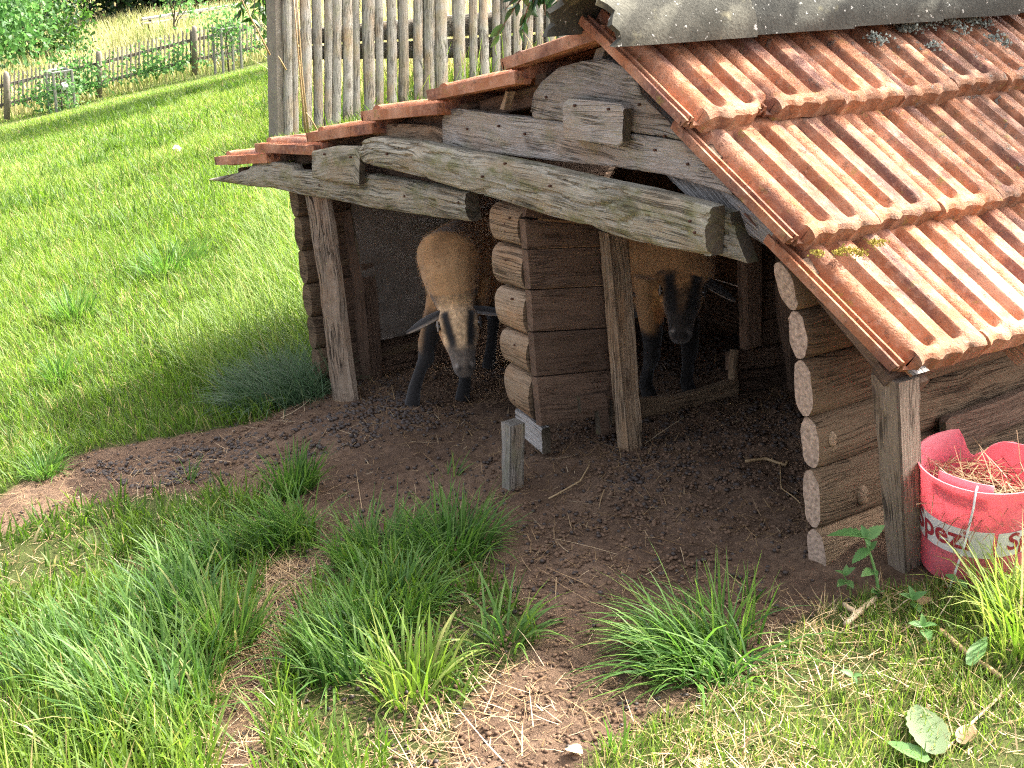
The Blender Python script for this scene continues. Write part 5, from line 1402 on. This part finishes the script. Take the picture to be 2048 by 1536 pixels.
patch(gpoly([(-60, 1600), (0, 1480), (200, 1420), (420, 1440), (440, 1700), (-100, 1700)]), 7000, .11, .0056, 'grass', (.40, .2, .05), 25, thresh=-.3)

# --- tufts one can count
def tuft(u, v, n, L, r, W_, label, mat='tuft', az=None, lean=(.35, .3), curl=(1.0, .5), group='grass tufts around the bare soil', tone=(.45, .2), segs=5, name='grass_tuft', kindcat='grass tuft', tip=.15):
    n = int(n*.5); W_ = W_*1.55; tip = tip+.12
    c = atG(u, v)
    rr = r*np.sqrt(RNG.uniform(0, 1, n)); a = RNG.uniform(0, 2*np.pi, n); x = c[0]+rr*np.cos(a); y = c[1]+rr*np.sin(a)
    P = with_ground(x, y); ba = a+RNG.normal(0, .6, n)
    if az is not None:
        ba = np.where(RNG.uniform(0, 1, n) < .72, RNG.normal(math.radians(az), .55, n), ba)
    lo = np.abs(RNG.normal(lean[0], lean[1], n))*(.4+.8*rr/r)
    V, F, T = blades(P, L*RNG.uniform(.45, 1.15, n), W_*RNG.uniform(.65, 1.2, n), ba, lo, np.abs(RNG.normal(curl[0], curl[1], n)), np.clip(RNG.normal(tone[0], tone[1], n), 0, 1), segs, tip)
    o = link(name, mesh_from(name, V-c, F, M[mat], {'tone': T}), None, label, kindcat, group, None, Matrix.Translation(Vector(c)))
    return o
tuft(575, 800, 3800, .20, .17, .0019, 'rounded blue-green fescue tuft at the foot of the left front post', 'blue', 222, (.45, .3), (1.1, .4), None, (.45, .22))
tuft(90, 950, 420, .10, .055, .0030, 'small isolated grass tuft on the bare strip at the left edge')
tuft(590, 985, 420, .14, .055, .0034, 'upright grass tuft alone at the middle of the bare soil strip', az=None, lean=(.2, .2), curl=(.6, .4))
tuft(570, 1085, 700, .16, .085, .0034, 'leaning grass tuft below the upright one, beside the bare hollow', az=230)
tuft(760, 1120, 800, .15, .10, .0034, 'dense dark green tuft at the upper left of the middle grass clump', az=None)
tuft(905, 1105, 700, .16, .09, .0034, 'dark arching tuft at the upper right of the middle grass clump', az=None)
tuft(790, 1220, 650, .15, .10, .0036, 'mid green tuft in the centre of the middle grass clump')
tuft(700, 1330, 700, .17, .10, .0038, 'leaning tuft at the lower left of the middle grass clump', az=200)
tuft(830, 1385, 260, .17, .07, .0044, 'bright broad-bladed grass plant catching the sun below the middle clump', 'grass', None, (.25, .2), (1.0, .6), tone=(.42, .15))
tuft(1010, 1290, 110, .17, .05, .0046, 'sparse broad-bladed plant sprawling on soil right of the middle clump', 'tuft', None, (.6, .3), (.9, .4), tone=(.55, .2))
tuft(1405, 1335, 950, .21, .10, .0036, 'large dark cocksfoot tuft arching leftwards before the log wall', 'tuft', 215, (.6, .3), (1.35, .4), tone=(.45, .2))
tuft(1450, 1300, 110, .17, .07, .0036, 'upright fan of broad blades rising behind the large cocksfoot tuft', 'tuft', None, (.12, .15), (.25, .2), tone=(.6, .15))
tuft(400, 1140, 700, .15, .11, .0034, 'shaggy drooping tuft in the upper part of the left grass', az=215)
tuft(330, 1250, 650, .19, .12, .0042, 'broad-bladed flattened tuft in the middle of the left grass', az=190, curl=(1.2, .4), tone=(.35, .2))
tuft(450, 1290, 480, .16, .07, .0042, 'bright upright tuft at the right edge of the left grass', tone=(.6, .2), lean=(.25, .2), curl=(.6, .3))
tuft(300, 1420, 1000, .20, .14, .0036, 'large pale bleached tuft spreading near the lower left corner', az=195, tone=(.5, .22), curl=(1.1, .4))
tuft(120, 1330, 600, .16, .12, .0036, 'low green tuft near the left edge beside the large pale one', az=200)
tuft(2025, 1235, 220, .17, .07, .0036, 'tall bright grass standing in front of the red bucket', 'grass', 235, (.25, .2), (.8, .4), tone=(.55, .18))
tuft(2060, 1290, 280, .22, .08, .0036, 'bright grass clump at the right edge below the bucket', 'grass', None, (.25, .2), (.8, .4), tone=(.55, .18))
tuft(120, 765, 260, .13, .05, .0034, 'dark lawn tuft near the left edge', 'tuft', None, (.3, .2), (.7, .3))
tuft(150, 640, 420, .16, .08, .0038, 'darker tuft standing up in the sunlit lawn', 'tuft', None, (.3, .2), (.7, .3))
tuft(340, 545, 500, .17, .16, .0040, 'seeding tuft in the shade stripe on the lawn', 'tuft', None, (.3, .2), (.9, .3))
for u, v in [(900, 955), (375, 965), (1500, 1200), (1235, 1500)]:
    tuft(u, v, 26, .09, .02, .0032, {900: 'tiny grass sprig on the soil left of the short stake', 375: 'tiny grass sprig on the bare strip at the left', 1500: 'thin dry sprig behind the cocksfoot tuft', 1235: 'thin green sprig at the bottom beside the straw'}[u], 'tuft', None, (.3, .3), (.5, .3), tone=(.6, .25), group='tiny grass sprigs')

# --- tall dry meadow behind the near fence, and rough grass along the far fence and beyond
def pix_meadow(n, d0, d1, b0, b1, L, W_, mat, tone, name, keep=None, segs=3, cl=(.4, .3)):
    d = np.sqrt(RNG.uniform(d0*d0, d1*d1, n)); a = np.radians(90+53.3)-np.radians(RNG.uniform(b0, b1, n))
    x = CPOS[0]+d*np.cos(a); y = CPOS[1]+d*np.sin(a)
    if keep is not None: k = keep(x, y); x, y = x[k], y[k]
    P = with_ground(x, y); tn = np.clip(RNG.normal(tone[0], tone[1], len(x))+.2*vnoise(x*.8, y*.8, 4), 0, 1)
    return grass(name, P, L*RNG.uniform(.5, 1.2, len(x))*(1+.25*vnoise(x*.5, y*.5, 7)), np.full(len(x), W_), mat, tn, segs, (.12, .15), cl)
pix_meadow(16000, 10.3, 16, -8.5, 24, .75, .010, 'dry', (.62, .22), 'meadow_grass', lambda x, y: x < FX-.45)
pix_meadow(15000, 16, 34, -8.5, 24, .8, .022, 'dry', (.5, .25), 'meadow_grass', lambda x, y: x < FX-.45)
pix_meadow(5000, 9.8, 11.5, -9.0, 24, .40, .008, 'grass', (.5, .2), 'meadow_grass', lambda x, y: (x < FX+.1) & (x > FX-.6))
pix_meadow(2600, 35, 40, -21, -8, .28, .03, 'dry', (.15, .22), 'rough_grass', lambda x, y: (x < FFX+.4) & (x > FFX-.7))
pix_meadow(26000, 36, 62, -22, -7, .75, .045, 'dry', (.38, .25), 'rough_grass', lambda x, y: x < FFX-.6)
pix_meadow(16000, 62, 110, -22, 24, .9, .10, 'dry', (.3, .25), 'rough_grass', None, 2)
pix_meadow(9000, 34, 70, -8, 24, .9, .06, 'dry', (.45, .25), 'meadow_grass', None, 2)
# weeds tangled in the far fence
rg = np.random.default_rng(91)
wx = []
for u, n, hgt in [(140, 420, .5), (165, 300, .5), (330, 150, .35), (300, 200, .3), (355, 120, .3), (60, 120, .2), (245, 90, .25), (450, 60, .3), (510, 120, .4)]:
    b = ffG(u, interp(u, FB))+np.array([.2, 0, 0]); C = b+np.stack([rg.normal(0, .15, n), rg.normal(0, .35, n), np.abs(rg.normal(0, hgt, n))], -1); wx.append(C)
C = np.concatenate(wx); leaf_cards(None, C, .12, 'nettle', rg, rg.uniform(0, .7, len(C)), .3, 'fence_weeds', 'stuff')

# --- dry stalks by the concrete fence post
def stalk(name, label, pts, r, mat, cat, group=None):
    V, F = tube(pts, [r*(1-.6*k/(len(pts)-1)) for k in range(len(pts))], 6)
    return link(name, mesh_from(name, V, F, M[mat], {'tone': np.full(len(V), .72)}, True), None, label, cat, group)
fx = FX+.25
for i, (pp, lab) in enumerate([([(612, 275), (603, 180), (595, 90), (586, -20)], 'orange dry stalk leaning along the concrete fence post'), ([(618, 275), (604, 150), (598, 60), (592, -20)], 'second orange dry stalk close behind the first one'), ([(540, 110), (515, 60), (488, 10), (478, -20)], 'thin straw stalk slanting across the lawn left of the fence post'), ([(572, 140), (560, 118), (556, 112)], 'pale seed head beside the concrete fence post'), ([(640, 270), (620, 235), (612, 225)], 'bent dry straw low behind the roof tiles')]):
    stalk('dry_stalk', lab, [atX(u, v, fx+.03*i) for u, v in pp], .009 if i < 2 else .006, 'straw', 'stalk', 'dry stalks near the fence post')

# --- nettles and other leafy weeds
def nettle(uv, top, r, leaves, label, seed, L=.055, mat='nettle', name='nettle_plant', cat='nettle', toff=0.):
    rg = np.random.default_rng(seed); b = atG(*uv); d0 = np.linalg.norm(b-CPOS)
    t = empty(name, b, label, cat)
    e = CPOS+ray(*top)*(d0-.05); pts = [b*(1-s)+e*s+np.array([.006*math.sin(s*4), 0, 0])-np.array([0, 0, .01 if s == 0 else 0]) for s in np.linspace(0, 1, 7)]
    V, F = tube(pts, [r*(1-.55*k/6) for k in range(7)], 7); link('stem', mesh_from('stem', V, F, M[mat], {'tone': np.full(len(V), .95)}, True), t)
    for s, (du, dv), sc_ in leaves:
        c = b*(1-s)+e*s; tgt = CPOS+ray(*(np.array(project(c)[:2])+np.array([du, dv])*1.22))*(d0-.06); ax = tgt-c; Lx = np.linalg.norm(ax)
        leaf_mesh('leaf', c, ax/Lx, Lx*sc_, .62, M[mat], t, rg, .22, tone=rg.uniform(.45, .9), up=(cU*.8-cF*.6)+rg.normal(0, .15, 3), curl=.25)
    return t
nettle((1757, 1196), (1733, 1075), .0042, [(1, (-62, -16), 1), (1, (-8, -22), .9), (1, (28, -20), 1), (.98, (6, 12), .9), (.8, (-30, 18), .95), (.8, (16, -20), .7), (.45, (-18, 4), .9), (.45, (12, 8), .6), (.1, (14, -10), .6), (.1, (-10, -6), .6)], 'single nettle with toothed leaves growing before the lowest log', 3)
nettle((1693, 1180), (1690, 1150), .002, [(1, (-14, -10), 1), (1, (14, -14), 1), (1, (4, -20), .8), (.6, (-12, 4), 1), (.6, (12, 6), 1)], 'tiny nettle seedling on the soil left of the single nettle', 4)
nettle((1822, 1215), (1826, 1198), .002, [(1, (-20, -12), 1), (1, (20, -14), 1), (1, (-4, -24), .9), (.5, (14, 8), 1)], 'small nettle seedling right of the corner post foot', 5)
nettle((1930, 1180), (1915, 1160), .002, [(1, (-18, -10), 1), (1, (18, 10), 1), (.6, (-6, 12), .9)], 'small pale weed under the bucket', 6)
nettle((1850, 1268), (1846, 1252), .002, [(1, (-22, -8), 1), (1, (22, -6), 1), (1, (0, -22), .9), (.5, (10, 12), 1)], 'little leafy weed in the middle of the right grass', 7)
nettle((1710, 1365), (1706, 1352), .002, [(1, (-18, -12), 1), (1, (14, -4), 1), (1, (8, 14), .9)], 'lone green seedling in the thatch below the nettle', 8)
def flat_leaf(name, a, b, wr, label, cat, seed, mat='nettle', h=.02, teeth=.0, tone=.8):
    rg = np.random.default_rng(seed); p, q = atG(*a)+np.array([0, 0, h]), atG(*b)+np.array([0, 0, h*1.6]); ax = q-p; L = np.linalg.norm(ax)
    return leaf_mesh(name, p, ax/L, L, wr, M[mat], None, rg, teeth, tone, label, cat, up=np.array([0, 0, 1.]), curl=.1)
flat_leaf('dock_leaf', (1868, 1530), (1828, 1424), .46, 'big pale blue-green dock leaf lying in the lower right straw', 'leaf', 11, 'blue', .02, .1, .95)
flat_leaf('dock_leaf', (1852, 1545), (1768, 1506), .45, 'second dock leaf below the big one at the bottom edge', 'leaf', 12, 'nettle', .02, .1, .75)
flat_leaf('plantain_leaf', (1935, 1360), (1968, 1312), .35, 'narrow plantain leaf under the grass right of the thatch', 'leaf', 13, 'nettle', .03)
flat_leaf('dead_leaf', (1835, 1222), (1862, 1216), .9, 'curled brown dead leaf below the corner post', 'leaf', 14, 'straw', .015, 0, .55)
flat_leaf('dead_leaf', (1920, 1500), (1945, 1460), .5, 'brown dead leaf on the soil right of the dock leaf', 'leaf', 15, 'straw', .012, 0, .35)
flat_leaf('dead_leaf', (1135, 1505), (1165, 1520), .8, 'pale shrivelled leaf on the sunlit straw at the bottom', 'leaf', 16, 'straw', .01, 0, .9)
V, F = tube([atG(352, 312)+np.array([0, 0, .03]), atG(358, 310)+np.array([0, 0, .05])], .03, 6); link('white_flower', mesh_from('white_flower', V, F, M['petal']), None, 'white speck of a flower on the sunlit lawn', 'flower')

# --- long stalks lying about
def lying(name, pts, r, label, tone, cat='stalk', group=None, h=.01):
    Pp = []
    for i in range(len(pts)-1):
        a, b = np.array(atG(*pts[i])), np.array(atG(*pts[i+1]))
        for s in np.linspace(0, 1, 5)[:-1]: q = a*(1-s)+b*s; q[2] = ground_z(q[0], q[1])+h; Pp.append(q)
    q = np.array(atG(*pts[-1])); q[2] += h; Pp.append(q)
    V, F = tube(Pp, [r]*len(Pp), 6); return link(name, mesh_from(name, V, F, M['straw'], {'tone': np.full(len(V), tone)}, True), None, label, cat, group)
lying('dry_twig', [(455, 1300), (450, 1360), (435, 1400), (415, 1470), (385, 1515)], .0042, 'long reddish brown stem lying down the left straw gap', .38)
lying('straw_stalk', [(1097, 1005), (1160, 970), (1180, 935)], .0022, 'bent yellow straw on the soil right of the short stake', .75)
lying('straw_stalk', [(1880, 1520), (1960, 1440), (2005, 1395)], .003, 'long pale straw crossing the dock leaf', .95)
lying('straw_stalk', [(1810, 1378), (1835, 1330), (1880, 1325), (1925, 1385)], .0025, 'bent straw in the right thatch', .85)
lying('straw_stalk', [(1880, 1270), (1950, 1330), (2000, 1365)], .0055, 'thick greenish stem lying in the right grass', .7)
lying('dry_twig', [(1690, 1260), (1715, 1235), (1750, 1205)], .0065, 'pale forked stem lying on the thatch below the nettle', .98)
lying('dry_twig', [(1715, 1235), (1695, 1225), (1688, 1218)], .0055, 'short pale stub at the fork of the pale stem', .9)
lying('root', [(1490, 930), (1530, 925), (1570, 938), (1575, 930)], .004, 'pale twisted root on the dark soil by the log wall', .6, 'root')
lying('root', [(1560, 935), (1562, 985), (1600, 1015)], .0015, 'thin rootlet trailing towards the log wall', .7, 'root')

# --- short stake in the soil
a = atG(1019, 984); d0 = np.linalg.norm(a-CPOS)
st = at_plane(1014, 850, a, (0, 1, 0)); wv = at_plane(1030, 984, a, (0, 1, 0))-at_plane(1005, 984, a, (0, 1, 0)); w_ = np.linalg.norm(wv)
w_ *= .62
a0 = at_plane(1019, 984, a, (0, 1, 0))-np.array([0, 0, .06])
me = rough_box([a0, a0+np.array([0, w_*1.3, 0]), a0+np.array([-w_*.9, w_*1.3, 0]), a0+np.array([-w_*.9, 0, 0]), st+np.array([.015, 0, 0]), st+np.array([.015, w_*1.3, .0]), st+np.array([-w_*.8, w_*1.3, .0]), st+np.array([-w_*.8, 0, 0])], M['grey'], 'stake', 14, .002)
link('stake', me, None, 'short square wooden stake driven into the soil before the shed', 'stake')

# --- straw litter, droppings, crumbs
DIRT = gpoly([(-200, 1080), (0, 1010), (180, 900), (430, 855), (660, 790), (740, 740), (800, 680), (960, 680), (1250, 800), (1480, 760), (1600, 760), (1640, 1150), (1720, 1200), (1560, 1260), (1420, 1420), (1250, 1480), (1150, 1620), (850, 1650), (400, 1650), (420, 1350), (500, 1180), (500, 1010), (300, 1000)])
def litter(poly, n, L, W_, tone, name='straw', h=.006, tilt=.18):
    xs = [p[0] for p in poly]; ys = [p[1] for p in poly]
    x = RNG.uniform(min(xs), max(xs), n); y = RNG.uniform(min(ys), max(ys), n); k = in_poly(x, y, poly); x, y = x[k], y[k]
    k = vnoise(x*5, y*5, 6)+RNG.normal(0, .5, len(x)) > -.15; x, y = x[k], y[k]
    P = with_ground(x, y, h*.6); N = len(P)
    az = RNG.uniform(0, 2*np.pi, N)
    V, F, T = blades(P, L*RNG.uniform(.3, 1.4, N)**1.4, W_*RNG.uniform(.6, 1.3, N), az, np.pi/2-np.abs(RNG.normal(0, tilt, N)), RNG.normal(.05, .35, N), np.clip(RNG.normal(tone[0], tone[1], N), 0, 1), 3, 0)
    link(name, mesh_from(name, V, F, M['straw'], {'tone': T}), kind='stuff')
litter(DIRT, 22000, .036, .0017, (.42, .25))
litter(DIRT, 700, .12, .0026, (.6, .22))
litter(gpoly([(400, 1290), (540, 1290), (640, 1500), (900, 1420), (1000, 1330), (1150, 1440), (1400, 1440), (1500, 1480), (1500, 1700), (380, 1700)]), 5500, .06, .0024, (.62, .2), tilt=.3)
litter(RT, 8500, .055, .0024, (.70, .2), tilt=.45)
litter(LL, 7000, .05, .002, (.6, .22), tilt=.4)
litter(gpoly([(500, 1150), (660, 1120), (640, 1240), (560, 1330), (480, 1330)]), 2600, .07, .0022, (.55, .2))
litter([(-1.55, .05), (.5, .0), (.5, 1.3), (-1.55, 1.3)], 3500, .05, .002, (.35, .2))
ICO = None
def pebbles(poly, n, r, mat, name, squash=.75, thr=-.1, sd=6):
    bm = bmesh.new(); bmesh.ops.create_icosphere(bm, subdivisions=1, radius=1); v0 = np.array([v.co[:] for v in bm.verts]); f0 = np.array([[v.index for v in f.verts] for f in bm.faces]); bm.free()
    xs = [p[0] for p in poly]; ys = [p[1] for p in poly]
    x = RNG.uniform(min(xs), max(xs), n); y = RNG.uniform(min(ys), max(ys), n); k = in_poly(x, y, poly); x, y = x[k], y[k]
    k = vnoise(x*2.6, y*2.6, sd)+.6*vnoise(x*8, y*8, sd)+RNG.normal(0, .3, len(x)) > thr; x, y = x[k], y[k]; N = len(x)
    s = r*RNG.uniform(.55, 1.35, (N, 1))*np.array([[1, 1, squash]])*RNG.uniform(.8, 1.25, (N, 3)); a = RNG.uniform(0, 6.28, N)
    V = v0[None]*(1+RNG.normal(0, .07, (N, len(v0), 1)))*s[:, None]
    V = np.stack([V[..., 0]*np.cos(a)[:, None]-V[..., 1]*np.sin(a)[:, None], V[..., 0]*np.sin(a)[:, None]+V[..., 1]*np.cos(a)[:, None], V[..., 2]], -1)
    V = V+with_ground(x, y, .003)[:, None]
    F = (f0[None]+(np.arange(N)*len(v0))[:, None, None]).reshape(-1, 3)
    link(name, mesh_from(name, V.reshape(-1, 3), F, M[mat], None, mat == 'pellet'), kind='stuff')
pebbles(DIRT, 5500, .0048, 'pellet', 'droppings', .8, .12)
pebbles(gpoly([(150, 940), (420, 880), (560, 870), (800, 780), (900, 860), (600, 930), (300, 980)]), 2600, .0065, 'pellet', 'droppings', .8, -.1, 14)
pebbles(DIRT, 24000, .0042, 'clod', 'soil_crumbs', .7, -.3, 9)
pebbles([(-1.55, .05), (.5, .0), (.5, 1.3), (-1.55, 1.3)], 5000, .0065, 'pellet', 'droppings', .8, .0, 3)
